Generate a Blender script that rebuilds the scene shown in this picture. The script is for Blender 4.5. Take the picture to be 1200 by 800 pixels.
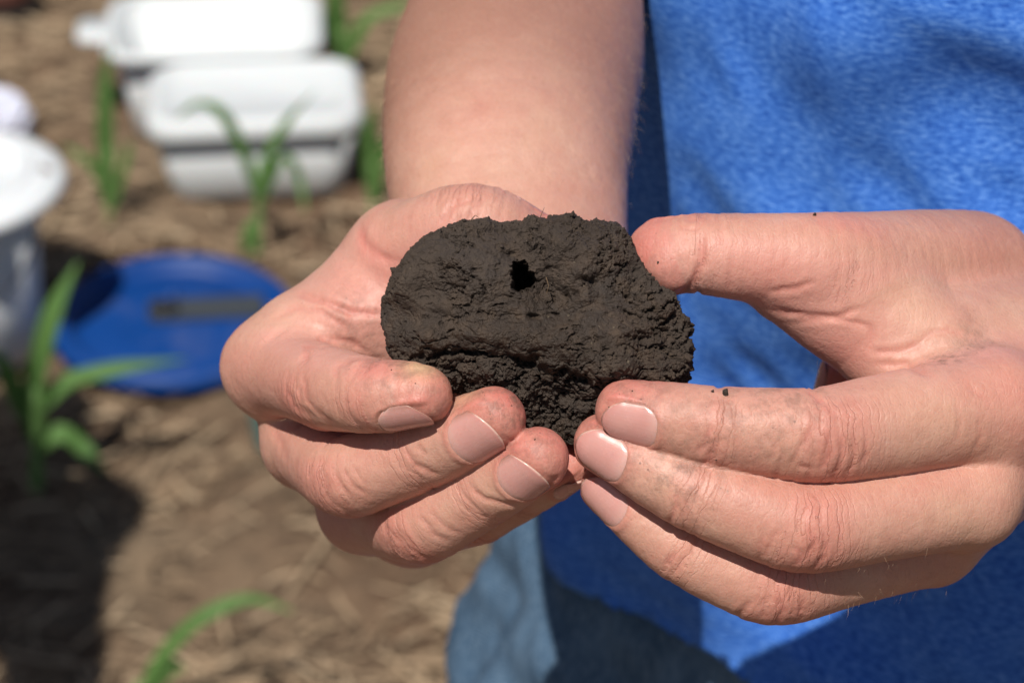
import bpy, bmesh, math, random
import numpy as np
from mathutils import Vector, Matrix

random.seed(7)
RNG = np.random.default_rng(7)
for o in list(bpy.data.objects):
    bpy.data.objects.remove(o)
scene = bpy.context.scene
COL = scene.collection
R = math.radians

# ------------------------------------------------------------------ camera
CAM_H, PITCH, FMM = 1.32, 31.0, 80.0
FPX = FMM / 36.0 * 1200.0            # focal length in photo pixels
D0 = 533.0                           # hands are this many mm away
CAM = np.array([0.0, 0.0, CAM_H])
AX_R = np.array([1.0, 0.0, 0.0])
AX_F = np.array([0.0, math.cos(R(PITCH)), -math.sin(R(PITCH))])
AX_U = np.array([0.0, math.sin(R(PITCH)), math.cos(R(PITCH))])
cam_d = bpy.data.cameras.new('camera')
cam = bpy.data.objects.new('camera', cam_d)
COL.objects.link(cam)
cam.location = CAM
cam.rotation_euler = (R(90 - PITCH), 0, 0)
cam_d.lens = FMM
cam_d.sensor_width = 36
cam_d.clip_start = 0.05
cam_d.clip_end = 3000
cam_d.dof.use_dof = True
cam_d.dof.focus_distance = 0.518
cam_d.dof.aperture_fstop = 13.5
cam_d.dof.aperture_blades = 7
scene.camera = cam

# ------------------------------------------------------------------ light
SUN = np.array([-0.165, -0.468, 0.868])
SUN = SUN / np.linalg.norm(SUN)
world = bpy.data.worlds.new('World')
scene.world = world
world.use_nodes = True
wn = world.node_tree
sky = wn.nodes.new('ShaderNodeTexSky')
sky.sky_type = 'NISHITA'
sky.sun_disc = False
sky.sun_elevation = math.asin(SUN[2])
sky.sun_rotation = math.atan2(SUN[0], SUN[1])
bg = wn.nodes['Background']
bg.inputs['Strength'].default_value = 0.05
wn.links.new(sky.outputs[0], bg.inputs['Color'])
sun_d = bpy.data.lights.new('sun', 'SUN')
sun_d.energy = 5.0
sun_d.angle = R(0.5)
sun_d.color = (1.0, 0.955, 0.88)
sun = bpy.data.objects.new('sun', sun_d)
COL.objects.link(sun)
sun.rotation_euler = Vector(SUN).to_track_quat('Z', 'Y').to_euler()
sun.location = (-3, -3, 6)
scene.view_settings.view_transform = 'Standard'
scene.view_settings.look = 'None'
scene.view_settings.exposure = 0.0
scene.view_settings.gamma = 1.0
scene.view_settings.use_curve_mapping = False

# ------------------------------------------------------------------ helpers
def pxz(px, py, z):
    """photo pixel + mm in front of the hand plane -> camera-frame mm (x right, y up, depth)"""
    d = D0 - z
    return np.array([(px - 600) * d / FPX, -(py - 400) * d / FPX, z], float)

def cam2world(P):
    P = np.asarray(P, float)
    d = D0 - P[..., 2:3]
    return CAM + (P[..., 0:1] * AX_R + P[..., 1:2] * AX_U + d * AX_F) * 0.001

def world2cam(W):
    v = (np.asarray(W, float) - CAM) * 1000.0
    return np.array([v @ AX_R, v @ AX_U, D0 - v @ AX_F])

def ray(px, py):
    return AX_F + AX_R * (px - 600) / FPX - AX_U * (py - 400) / FPX

def gp(px, py, z=0.0):
    r = ray(px, py)
    return CAM + r * ((z - CAM_H) / r[2])

def aty(px, py, y):
    r = ray(px, py)
    return CAM + r * (y / r[1])

def link(name, me, parent=None, mat=None):
    o = bpy.data.objects.new(name, me)
    COL.objects.link(o)
    if parent is not None:
        o.parent = parent
    if mat is not None:
        me.materials.append(mat)
    return o

def tag(o, label=None, cat=None, group=None, kind=None):
    if label: o['label'] = label
    if cat: o['category'] = cat
    if group: o['group'] = group
    if kind: o['kind'] = kind
    return o

def empty(name, loc=(0, 0, 0), rz=0.0):
    o = bpy.data.objects.new(name, None)
    COL.objects.link(o)
    o.location = loc
    o.rotation_euler = (0, 0, rz)
    o.empty_display_size = 0.05
    return o

def np_mesh(name, V, F, smooth=True):
    """V (n,3), F (m,4) or (m,3) arrays -> mesh"""
    V = np.ascontiguousarray(V, np.float32); F = np.ascontiguousarray(F, np.int32)
    me = bpy.data.meshes.new(name)
    k = F.shape[1]
    me.vertices.add(len(V)); me.vertices.foreach_set('co', V.ravel())
    me.loops.add(F.size); me.loops.foreach_set('vertex_index', F.ravel())
    me.polygons.add(len(F))
    me.polygons.foreach_set('loop_start', np.arange(0, F.size, k, dtype=np.int32))
    me.polygons.foreach_set('use_smooth', np.full(len(F), smooth, bool))
    me.update(calc_edges=True)
    me.validate()
    return me

def set_attr(me, name, arr):
    a = me.attributes.new(name, 'FLOAT', 'POINT')
    a.data.foreach_set('value', np.ascontiguousarray(arr, np.float32))

def bm_mesh(name, bm, smooth=True):
    me = bpy.data.meshes.new(name)
    bmesh.ops.recalc_face_normals(bm, faces=bm.faces)
    bm.to_mesh(me); bm.free()
    for p in me.polygons: p.use_smooth = smooth
    return me

# gradient noise in numpy
_perm = RNG.permutation(256).astype(np.int32)
_perm = np.concatenate([_perm, _perm, _perm])
_grad = RNG.normal(size=(256, 3)).astype(np.float32)
_grad /= np.linalg.norm(_grad, axis=1, keepdims=True)
def perlin(P):
    P = np.asarray(P, np.float32)
    i = np.floor(P).astype(np.int32); f = P - i
    i &= 255
    u = f * f * f * (f * (f * 6 - 15) + 10)
    out = 0
    for dx in (0, 1):
        wx = u[:, 0] if dx else 1 - u[:, 0]
        for dy in (0, 1):
            wy = u[:, 1] if dy else 1 - u[:, 1]
            for dz in (0, 1):
                wz = u[:, 2] if dz else 1 - u[:, 2]
                h = _perm[_perm[_perm[(i[:, 0] + dx) & 255] + ((i[:, 1] + dy) & 255)] + ((i[:, 2] + dz) & 255)]
                g = _grad[h]
                out = out + wx * wy * wz * (g[:, 0] * (f[:, 0] - dx) + g[:, 1] * (f[:, 1] - dy) + g[:, 2] * (f[:, 2] - dz))
    return out * 1.5
def fbm(P, octv=4, lac=2.03, gain=0.5, ridge=False):
    P = np.asarray(P, np.float32)
    s = 0; a = 1.0
    for k in range(octv):
        n = perlin(P * (lac ** k) + 17.3 * k)
        if ridge: n = 1 - 2 * np.abs(n)
        s = s + a * n; a *= gain
    return s
def sstep(a, b, x):
    t = np.clip((x - a) / (b - a), 0, 1)
    return t * t * (3 - 2 * t)
def nrm(v):
    v = np.asarray(v, float)
    return v / (np.linalg.norm(v, axis=-1, keepdims=True) + 1e-12)

# ------------------------------------------------------------------ node helper
class NT:
    def __init__(s, name):
        s.m = bpy.data.materials.new(name); s.m.use_nodes = True
        s.t = s.m.node_tree; s.b = s.t.nodes['Principled BSDF']
    def n(s, typ, **kw):
        nd = s.t.nodes.new('ShaderNode' + typ)
        for k, v in kw.items():
            if k in nd.inputs: s.put(nd.inputs[k], v)
            else: setattr(nd, k, v)
        return nd
    def put(s, sock, v):
        if hasattr(v, 'is_output') or isinstance(v, bpy.types.NodeSocket): s.t.links.new(v, sock)
        else: sock.default_value = v
    def set(s, **kw):
        for k, v in kw.items(): s.put(s.b.inputs[k.replace('_', ' ')], v)
    def attr(s, name): return s.n('Attribute', attribute_name=name).outputs['Fac']
    def math(s, op, a, b=0.0, clamp=False):
        nd = s.n('Math', operation=op, use_clamp=clamp)
        s.put(nd.inputs[0], a); s.put(nd.inputs[1], b)
        return nd.outputs[0]
    def mix(s, fac, a, b, blend='MIX'):
        nd = s.n('Mix', data_type='RGBA', blend_type=blend)
        s.put(nd.inputs[0], fac); s.put(nd.inputs[6], a); s.put(nd.inputs[7], b)
        return nd.outputs[2]
    def noise(s, vec, scale, detail=3.0, rough=0.55, dist=0.0):
        nd = s.n('TexNoise', Scale=scale, Detail=detail, Roughness=rough, Distortion=dist)
        if vec is not None: s.t.links.new(vec, nd.inputs['Vector'])
        return nd.outputs['Fac']
    def ramp(s, fac, stops):
        nd = s.n('ValToRGB'); s.put(nd.inputs[0], fac)
        cr = nd.color_ramp
        while len(cr.elements) < len(stops): cr.elements.new(0.5)
        for e, (p, c) in zip(cr.elements, stops):
            e.position = p; e.color = c if len(c) == 4 else (*c, 1)
        return nd.outputs[0]
    def obj(s): return s.n('TexCoord').outputs['Object']
    def mapping(s, vec, scale=(1, 1, 1), rot=(0, 0, 0)):
        nd = s.n('Mapping'); s.t.links.new(vec, nd.inputs[0])
        nd.inputs['Scale'].default_value = scale; nd.inputs['Rotation'].default_value = rot
        return nd.outputs[0]
    def bump(s, h, strength, dist, normal=None):
        nd = s.n('Bump'); s.put(nd.inputs['Height'], h)
        nd.inputs['Strength'].default_value = strength; nd.inputs['Distance'].default_value = dist
        if normal is not None: s.t.links.new(normal, nd.inputs['Normal'])
        return nd.outputs[0]

def rgb(*c): return (c[0], c[1], c[2], 1.0)

# ------------------------------------------------------------------ materials
def mat_skin():
    t = NT('skin')
    co = t.obj()
    red, pale, fu, fv, wr, pal, dirt = [t.attr(a) for a in ('red', 'pale', 'fu', 'fv', 'wr', 'palm', 'dirt')]
    c = t.mix(t.noise(co, 55, 4, 0.6), rgb(0.480, 0.250, 0.186), rgb(0.615, 0.358, 0.272))
    c = t.mix(t.math('MULTIPLY', t.ramp(t.noise(co, 150, 4, 0.65), [(0.35, (0, 0, 0)), (0.75, (1, 1, 1))]), 0.45), c, rgb(0.42, 0.175, 0.120))
    blo = t.ramp(t.noise(co, 28, 3, 0.6), [(0.40, (0, 0, 0)), (0.68, (1, 1, 1))])
    c = t.mix(t.math('MULTIPLY', blo, 0.38), c, rgb(0.50, 0.190, 0.150))
    yel = t.ramp(t.noise(co, 41, 3, 0.6), [(0.50, (0, 0, 0)), (0.72, (1, 1, 1))])
    c = t.mix(t.math('MULTIPLY', yel, 0.30), c, rgb(0.60, 0.385, 0.255))
    por = t.ramp(t.noise(co, 900, 2, 0.6), [(0.30, (1, 1, 1)), (0.45, (0, 0, 0))])
    c = t.mix(t.math('MULTIPLY', por, 0.14), c, rgb(0.30, 0.13, 0.09))
    tan = t.attr('tan')
    c = t.mix(t.math('MULTIPLY', tan, 0.85), c, t.mix(t.noise(co, 70, 4, 0.6), rgb(0.250, 0.120, 0.082), rgb(0.320, 0.160, 0.113)))
    c = t.mix(t.math('MULTIPLY', pal, 0.60), c, rgb(0.635, 0.325, 0.268))
    c = t.mix(t.math('MULTIPLY', red, 0.80, True), c, rgb(0.54, 0.180, 0.145))
    c = t.mix(t.math('MULTIPLY', pale, 0.9, True), c, rgb(0.66, 0.42, 0.25))
    fr = t.ramp(t.noise(co, 420, 2, 0.5), [(0.68, (0, 0, 0)), (0.74, (1, 1, 1))])
    c = t.mix(t.math('MULTIPLY', fr, t.math('ADD', 0.16, t.math('MULTIPLY', tan, 0.35))), c, rgb(0.36, 0.18, 0.11))
    # soil smears and specks
    sm = t.ramp(t.noise(co, 260, 5, 0.7), [(0.44, (0, 0, 0)), (0.62, (1, 1, 1))])
    c = t.mix(t.math('MULTIPLY', t.math('MULTIPLY', sm, dirt), 0.95, True), c, rgb(0.10, 0.07, 0.05))
    sp = t.n('TexVoronoi', Scale=620.0, feature='F1'); t.t.links.new(co, sp.inputs['Vector'])
    spk = t.math('LESS_THAN', sp.outputs['Distance'], 0.17)
    rare = t.math('GREATER_THAN', t.n('SeparateColor', Color=sp.outputs['Color']).outputs[0], 0.90)
    spk = t.math('MULTIPLY', t.math('MULTIPLY', spk, rare), t.math('ADD', t.math('MULTIPLY', dirt, 1.0), 0.16))
    c = t.mix(t.math('MULTIPLY', spk, 0.85, True), c, rgb(0.06, 0.045, 0.035))
    # crease lines across the fingers (run round the finger at constant fu)
    uv = t.n('CombineXYZ'); t.put(uv.inputs[0], fu); t.put(uv.inputs[1], fv)
    uvv = uv.outputs[0]
    nz = t.n('TexNoise', Scale=0.22, Detail=3.0); t.t.links.new(uvv, nz.inputs['Vector'])
    warp = t.math('MULTIPLY', t.math('SUBTRACT', nz.outputs['Fac'], 0.5), 2.6)
    fold = t.n('CombineXYZ')
    t.put(fold.inputs[0], t.math('MULTIPLY', t.math('ADD', fu, warp), 0.50))
    t.put(fold.inputs[1], t.math('MULTIPLY', fv, 0.055))
    vr = t.n('TexVoronoi', Scale=1.0, feature='DISTANCE_TO_EDGE'); t.t.links.new(fold.outputs[0], vr.inputs['Vector'])
    line = t.ramp(vr.outputs['Distance'], [(0.0, (0, 0, 0)), (0.09, (1, 1, 1))])
    lineh = t.math('MULTIPLY', t.math('SUBTRACT', line, 1.0), wr)
    c = t.mix(t.math('MULTIPLY', t.math('MULTIPLY', lineh, -1.0), 0.26, True), c, rgb(0.36, 0.13, 0.09))
    # skin grain: fine polygonal net
    v2 = t.n('TexVoronoi', Scale=900.0, feature='DISTANCE_TO_EDGE')
    w = t.n('TexNoise', Scale=500.0, Detail=2.0); t.t.links.new(co, w.inputs['Vector'])
    mv = t.n('Mix', data_type='VECTOR'); mv.inputs[0].default_value = 0.0012
    t.t.links.new(co, mv.inputs[4]); t.t.links.new(w.outputs['Color'], mv.inputs[5])
    t.t.links.new(mv.outputs[1], v2.inputs['Vector'])
    net = t.math('MINIMUM', v2.outputs['Distance'], 0.25)
    # finger-wise fine lines
    fl = t.n('CombineXYZ'); t.put(fl.inputs[0], t.math('MULTIPLY', fu, 2.4)); t.put(fl.inputs[1], t.math('MULTIPLY', fv, 0.7))
    fln = t.n('TexNoise', Scale=1.0, Detail=3.0, Roughness=0.6); t.t.links.new(fl.outputs[0], fln.inputs['Vector'])
    v3 = t.n('TexVoronoi', Scale=1.0, feature='DISTANCE_TO_EDGE')
    w3 = t.n('TexNoise', Scale=160.0, Detail=2.0); t.t.links.new(co, w3.inputs['Vector'])
    mw = t.n('Mix', data_type='VECTOR'); mw.inputs[0].default_value = 0.004
    t.t.links.new(co, mw.inputs[4]); t.t.links.new(w3.outputs['Color'], mw.inputs[5])
    t.t.links.new(t.mapping(mw.outputs[1], (640, 330, 300), (0.2, 0.5, 0.35)), v3.inputs['Vector'])
    net3 = t.math('MINIMUM', v3.outputs['Distance'], 0.16)
    h = t.math('ADD', t.math('MULTIPLY', net, 0.24), t.math('MULTIPLY', fln.outputs['Fac'], 0.12))
    h = t.math('ADD', h, t.math('MULTIPLY', net3, 0.42))
    h = t.math('ADD', h, t.math('MULTIPLY', t.noise(co, 420, 5, 0.72), 0.26))
    c = t.mix(t.math('MULTIPLY', t.math('LESS_THAN', net3, 0.035), 0.10), c, rgb(0.68, 0.42, 0.31))
    h = t.math('ADD', h, t.math('MULTIPLY', lineh, 0.40))
    n1 = t.bump(h, 0.85, 0.00045)
    rough = t.math('ADD', t.math('MULTIPLY', t.noise(co, 260, 3), 0.34), 0.35)
    t.set(Base_Color=c, Roughness=rough, Normal=n1, Subsurface_Weight=0.26, Subsurface_Scale=0.0024,
          Subsurface_Radius=(1.0, 0.36, 0.20), Specular_IOR_Level=0.42)
    return t.m

def mat_nail():
    t = NT('nail')
    na, nb = t.attr('na'), t.attr('nb')
    co = t.obj()
    c = t.mix(t.noise(co, 130, 2), rgb(0.53, 0.255, 0.225), rgb(0.64, 0.345, 0.305))
    lun = t.ramp(na, [(0.0, (1, 1, 1)), (0.24, (0, 0, 0))])
    c = t.mix(t.math('MULTIPLY', lun, 0.5), c, rgb(0.62, 0.40, 0.34))
    edge = t.ramp(t.math('ADD', na, t.math('MULTIPLY', t.math('POWER', t.math('ABSOLUTE', nb), 2.0), 0.035)), [(0.968, (0, 0, 0)), (0.985, (1, 1, 1))])
    c = t.mix(t.math('MULTIPLY', edge, 0.7), c, t.mix(t.ramp(t.noise(co, 170, 3), [(0.46, (0, 0, 0)), (0.58, (1, 1, 1))]), rgb(0.66, 0.54, 0.44), rgb(0.20, 0.135, 0.09)))
    bed = t.ramp(na, [(0.78, (0, 0, 0)), (0.93, (1, 1, 1))])
    c = t.mix(t.math('MULTIPLY', bed, 0.30), c, rgb(0.50, 0.20, 0.17))
    side = t.ramp(t.math('ABSOLUTE', nb), [(0.74, (0, 0, 0)), (0.98, (1, 1, 1))])
    c = t.mix(t.math('MULTIPLY', side, 0.75), c, rgb(0.25, 0.13, 0.09))
    wv = t.n('CombineXYZ'); t.put(wv.inputs[0], t.math('MULTIPLY', nb, 14.0)); t.put(wv.inputs[1], na)
    rid = t.n('TexNoise', Scale=1.0, Detail=2.0); t.t.links.new(wv.outputs[0], rid.inputs['Vector'])
    t.set(Base_Color=c, Roughness=t.math('ADD', t.math('MULTIPLY', t.noise(co, 400, 3), 0.2), 0.16), Normal=t.bump(rid.outputs['Fac'], 0.12, 0.0003),
          Subsurface_Weight=0.40, Subsurface_Scale=0.0012, Subsurface_Radius=(1, 0.45, 0.3), Specular_IOR_Level=0.5,
          Coat_Weight=0.0)
    return t.m

def mat_clod():
    t = NT('clod_soil')
    co = t.obj()
    c = t.mix(t.noise(co, 90, 5, 0.65), rgb(0.022, 0.0140, 0.0100), rgb(0.056, 0.0385, 0.0280))
    c = t.mix(t.ramp(t.noise(co, 260, 4, 0.65), [(0.45, (0, 0, 0)), (0.72, (1, 1, 1))]), c, rgb(0.080, 0.052, 0.034))
    c = t.mix(t.math('MULTIPLY', t.ramp(t.noise(co, 40, 3), [(0.45, (0, 0, 0)), (0.65, (1, 1, 1))]), 0.5), c, rgb(0.046, 0.037, 0.032))
    dry = t.ramp(t.noise(co, 30, 4, 0.6), [(0.42, (0, 0, 0)), (0.66, (1, 1, 1))])
    c = t.mix(t.math('MULTIPLY', dry, 0.50), c, rgb(0.066, 0.047, 0.035))
    wet = t.ramp(t.noise(co, 47, 4, 0.6), [(0.50, (0, 0, 0)), (0.70, (1, 1, 1))])
    c = t.mix(t.math('MULTIPLY', wet, 0.45), c, rgb(0.020, 0.0135, 0.0095))
    v = t.n('TexVoronoi', Scale=430.0, feature='F1'); t.t.links.new(co, v.inputs['Vector'])
    rare = t.math('GREATER_THAN', t.n('SeparateColor', Color=v.outputs['Color']).outputs[1], 0.93)
    gr = t.math('MULTIPLY', t.math('LESS_THAN', t.math('ADD', v.outputs['Distance'], t.math('MULTIPLY', t.noise(co, 1500, 3), 0.35)), 0.30), rare)
    c = t.mix(t.math('MULTIPLY', gr, 0.6), c, rgb(0.16, 0.125, 0.085))
    h = t.math('ADD', t.math('MULTIPLY', t.noise(co, 900, 5, 0.7), 0.6), t.math('MULTIPLY', t.noise(co, 350, 5, 0.7), 1.0))
    t.set(Base_Color=c, Roughness=t.math('ADD', 0.58, t.math('MULTIPLY', dry, 0.3)), Specular_IOR_Level=0.35, Normal=t.bump(h, 0.9, 0.0011))
    return t.m

def mat_shirt():
    t = NT('shirt_cloth')
    u, v = t.attr('cu'), t.attr('cv')       # mm round / mm down
    uv = t.n('CombineXYZ'); t.put(uv.inputs[0], u); t.put(uv.inputs[1], v)
    a = t.mapping(uv.outputs[0], (0.34, 1.0, 1), (0, 0, 0.25))
    f1 = t.math('ADD', t.math('MULTIPLY', t.noise(a, 1.0, 3, 0.65), 0.80), t.math('MULTIPLY', t.noise(uv.outputs[0], 0.09, 3, 0.6), 0.20))
    b = t.mapping(uv.outputs[0], (0.9, 1.5, 1), (0, 0, 0.3))
    f2 = t.noise(b, 1.0, 3, 0.7)
    c = t.ramp(f1, [(0.36, (0.012, 0.072, 0.36)), (0.46, (0.030, 0.130, 0.50)), (0.55, (0.065, 0.200, 0.61)), (0.66, (0.140, 0.31, 0.72))])
    c = t.mix(t.math('MULTIPLY', t.ramp(f2, [(0.5, (0, 0, 0)), (0.72, (1, 1, 1))]), 0.42), c, rgb(0.12, 0.29, 0.74))
    # knit wales
    wx = t.n('TexWave', bands_direction='X', Scale=0.42, Distortion=0.6); t.t.links.new(uv.outputs[0], wx.inputs['Vector'])
    h = t.math('ADD', t.math('MULTIPLY', wx.outputs['Fac'], 0.4), t.math('MULTIPLY', f2, 0.3))
    c = t.mix(t.math('MULTIPLY', wx.outputs['Fac'], 0.16), c, rgb(0.012, 0.07, 0.36))
    t.set(Base_Color=c, Roughness=0.85, Specular_IOR_Level=0.2, Sheen_Weight=0.04, Sheen_Roughness=0.5, Sheen_Tint=rgb(0.4, 0.6, 1), Normal=t.bump(h, 0.2, 0.0003))
    return t.m

def mat_denim():
    t = NT('denim')
    co = t.obj()
    c = t.mix(t.ramp(t.noise(t.mapping(co, (1, 1, 0.35)), 42, 4, 0.6), [(0.35, (0, 0, 0)), (0.7, (1, 1, 1))]), rgb(0.030, 0.066, 0.120), rgb(0.090, 0.160, 0.250))
    n2 = t.noise(t.mapping(co, (1, 1, 0.16), (0, 0.2, 0)), 700, 3, 0.7)
    c = t.mix(t.math('MULTIPLY', t.ramp(n2, [(0.45, (0, 0, 0)), (0.7, (1, 1, 1))]), 0.50), c, rgb(0.20, 0.285, 0.38))
    tw = t.n('TexWave', bands_direction='DIAGONAL', Scale=260.0, Distortion=0.8); t.t.links.new(co, tw.inputs['Vector'])
    t.set(Base_Color=c, Roughness=0.9, Specular_IOR_Level=0.2, Normal=t.bump(t.math('ADD', tw.outputs['Fac'], n2), 0.4, 0.0006))
    return t.m

def mat_simple(name, col, rough=0.5, spec=0.5, var=0.12, vscale=20.0, sss=0.0, bump=0.0, bscale=120.0, dirt=None):
    t = NT(name); co = t.obj()
    d = tuple(x * (1 - var) for x in col); l = tuple(min(1, x * (1 + var)) for x in col)
    c = t.mix(t.noise(co, vscale, 4, 0.6), rgb(*d), rgb(*l))
    if dirt:
        c = t.mix(t.math('MULTIPLY', t.ramp(t.noise(co, vscale * 0.7, 5, 0.7), [(0.52, (0, 0, 0)), (0.7, (1, 1, 1))]), dirt[3]), c, rgb(*dirt[:3]))
    t.set(Base_Color=c, Roughness=rough, Specular_IOR_Level=spec)
    if sss: t.set(Subsurface_Weight=sss, Subsurface_Scale=0.004)
    if bump: t.set(Normal=t.bump(t.noise(co, bscale, 4, 0.6), 0.6, bump))
    return t.m

def mat_ground():
    t = NT('field_soil'); co = t.obj()
    c = t.mix(t.noise(co, 9, 6, 0.65), rgb(0.110, 0.066, 0.041), rgb(0.265, 0.172, 0.110))
    c = t.mix(t.ramp(t.noise(co, 3.1, 3), [(0.40, (0, 0, 0)), (0.62, (1, 1, 1))]), c, rgb(0.25, 0.180, 0.118))
    c = t.mix(t.math('MULTIPLY', t.ramp(t.noise(co, 38, 4, 0.7), [(0.5, (0, 0, 0)), (0.66, (1, 1, 1))]), 0.7), c, rgb(0.055, 0.040, 0.030))
    t.set(Base_Color=c, Roughness=0.95, Specular_IOR_Level=0.15, Normal=t.bump(t.noise(co, 60, 6, 0.7), 0.8, 0.02))
    return t.m

def mat_straw():
    t = NT('straw')
    g = t.n('NewGeometry').outputs['Random Per Island']
    c = t.ramp(g, [(0.0, (0.10, 0.065, 0.040)), (0.3, (0.22, 0.15, 0.092)), (0.65, (0.36, 0.255, 0.160)), (1.0, (0.50, 0.38, 0.25))])
    t.set(Base_Color=c, Roughness=0.75, Specular_IOR_Level=0.3)
    return t.m

def mat_leaf():
    t = NT('corn_leaf'); co = t.obj()
    lx = t.attr('lx')
    c = t.mix(t.noise(co, 14, 4, 0.6), rgb(0.080, 0.185, 0.045), rgb(0.155, 0.285, 0.080))
    rib = t.ramp(t.math('ABSOLUTE', lx), [(0.0, (1, 1, 1)), (0.14, (0, 0, 0))])
    c = t.mix(t.math('MULTIPLY', rib, 0.6), c, rgb(0.24, 0.40, 0.14))
    vein = t.n('TexWave', Scale=9.0); 
    vc = t.n('CombineXYZ'); t.put(vc.inputs[0], lx); t.t.links.new(vc.outputs[0], vein.inputs['Vector'])
    tr = t.n('BsdfTranslucent'); t.put(tr.inputs['Color'], rgb(0.20, 0.42, 0.05))
    t.set(Base_Color=c, Roughness=0.45, Specular_IOR_Level=0.4, Normal=t.bump(vein.outputs['Fac'], 0.3, 0.001))
    mx = t.n('MixShader'); mx.inputs[0].default_value = 0.30
    out = t.t.nodes['Material Output']
    t.t.links.new(t.b.outputs[0], mx.inputs[1]); t.t.links.new(tr.outputs[0], mx.inputs[2]); t.t.links.new(mx.outputs[0], out.inputs['Surface'])
    return t.m

M_SKIN, M_NAIL, M_CLOD = mat_skin(), mat_nail(), mat_clod()
M_SHIRT, M_DENIM, M_GROUND, M_STRAW, M_LEAF = mat_shirt(), mat_denim(), mat_ground(), mat_straw(), mat_leaf()
M_WHITE = mat_simple('white_plastic', (0.60, 0.625, 0.64), 0.45, 0.35, 0.03, 12, 0.2, dirt=(0.45, 0.40, 0.33, 0.25))
M_BUCKET = mat_simple('bucket_plastic', (0.70, 0.725, 0.75), 0.45, 0.4, 0.03, 10, 0.1, dirt=(0.42, 0.38, 0.33, 0.3))
M_BLUE = mat_simple('blue_plastic', (0.002, 0.042, 0.205), 0.5, 0.3, 0.15, 14, dirt=(0.16, 0.16, 0.22, 0.25))
M_GREY = mat_simple('grey_plastic', (0.045, 0.052, 0.062), 0.65, 0.2, 0.15, 30)
M_BLACK = mat_simple('slot_shade_black', (0.012, 0.012, 0.013), 0.5, 0.4)  # black standing for the shade inside the lid slot
M_TEAL = mat_simple('teal_plastic', (0.22, 0.50, 0.50), 0.4, 0.5, 0.06, 20)
M_BAG = mat_simple('bag_film', (0.66, 0.68, 0.82), 0.3, 0.5, 0.12, 16, 0.1)
M_PRINT = mat_simple('bag_print', (0.26, 0.10, 0.22), 0.4, 0.5)
M_LEATHER = mat_simple('boot_leather', (0.115, 0.045, 0.035), 0.5, 0.4, 0.25, 40, bump=0.002)
M_SOLE = mat_simple('boot_sole', (0.02, 0.018, 0.016), 0.8, 0.3)
M_DARK = mat_simple('dark_cloth', (0.04, 0.045, 0.06), 0.9, 0.2)
M_HAIR = mat_simple('hair', (0.10, 0.055, 0.03), 0.5, 0.4, 0.3, 200)
M_ROOT = mat_simple('root_fibre', (0.13, 0.085, 0.05), 0.8, 0.2, 0.3, 300)
M_FUZZ = mat_simple('arm_hair_fibre', (0.36, 0.24, 0.15), 0.5, 0.3)

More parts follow.
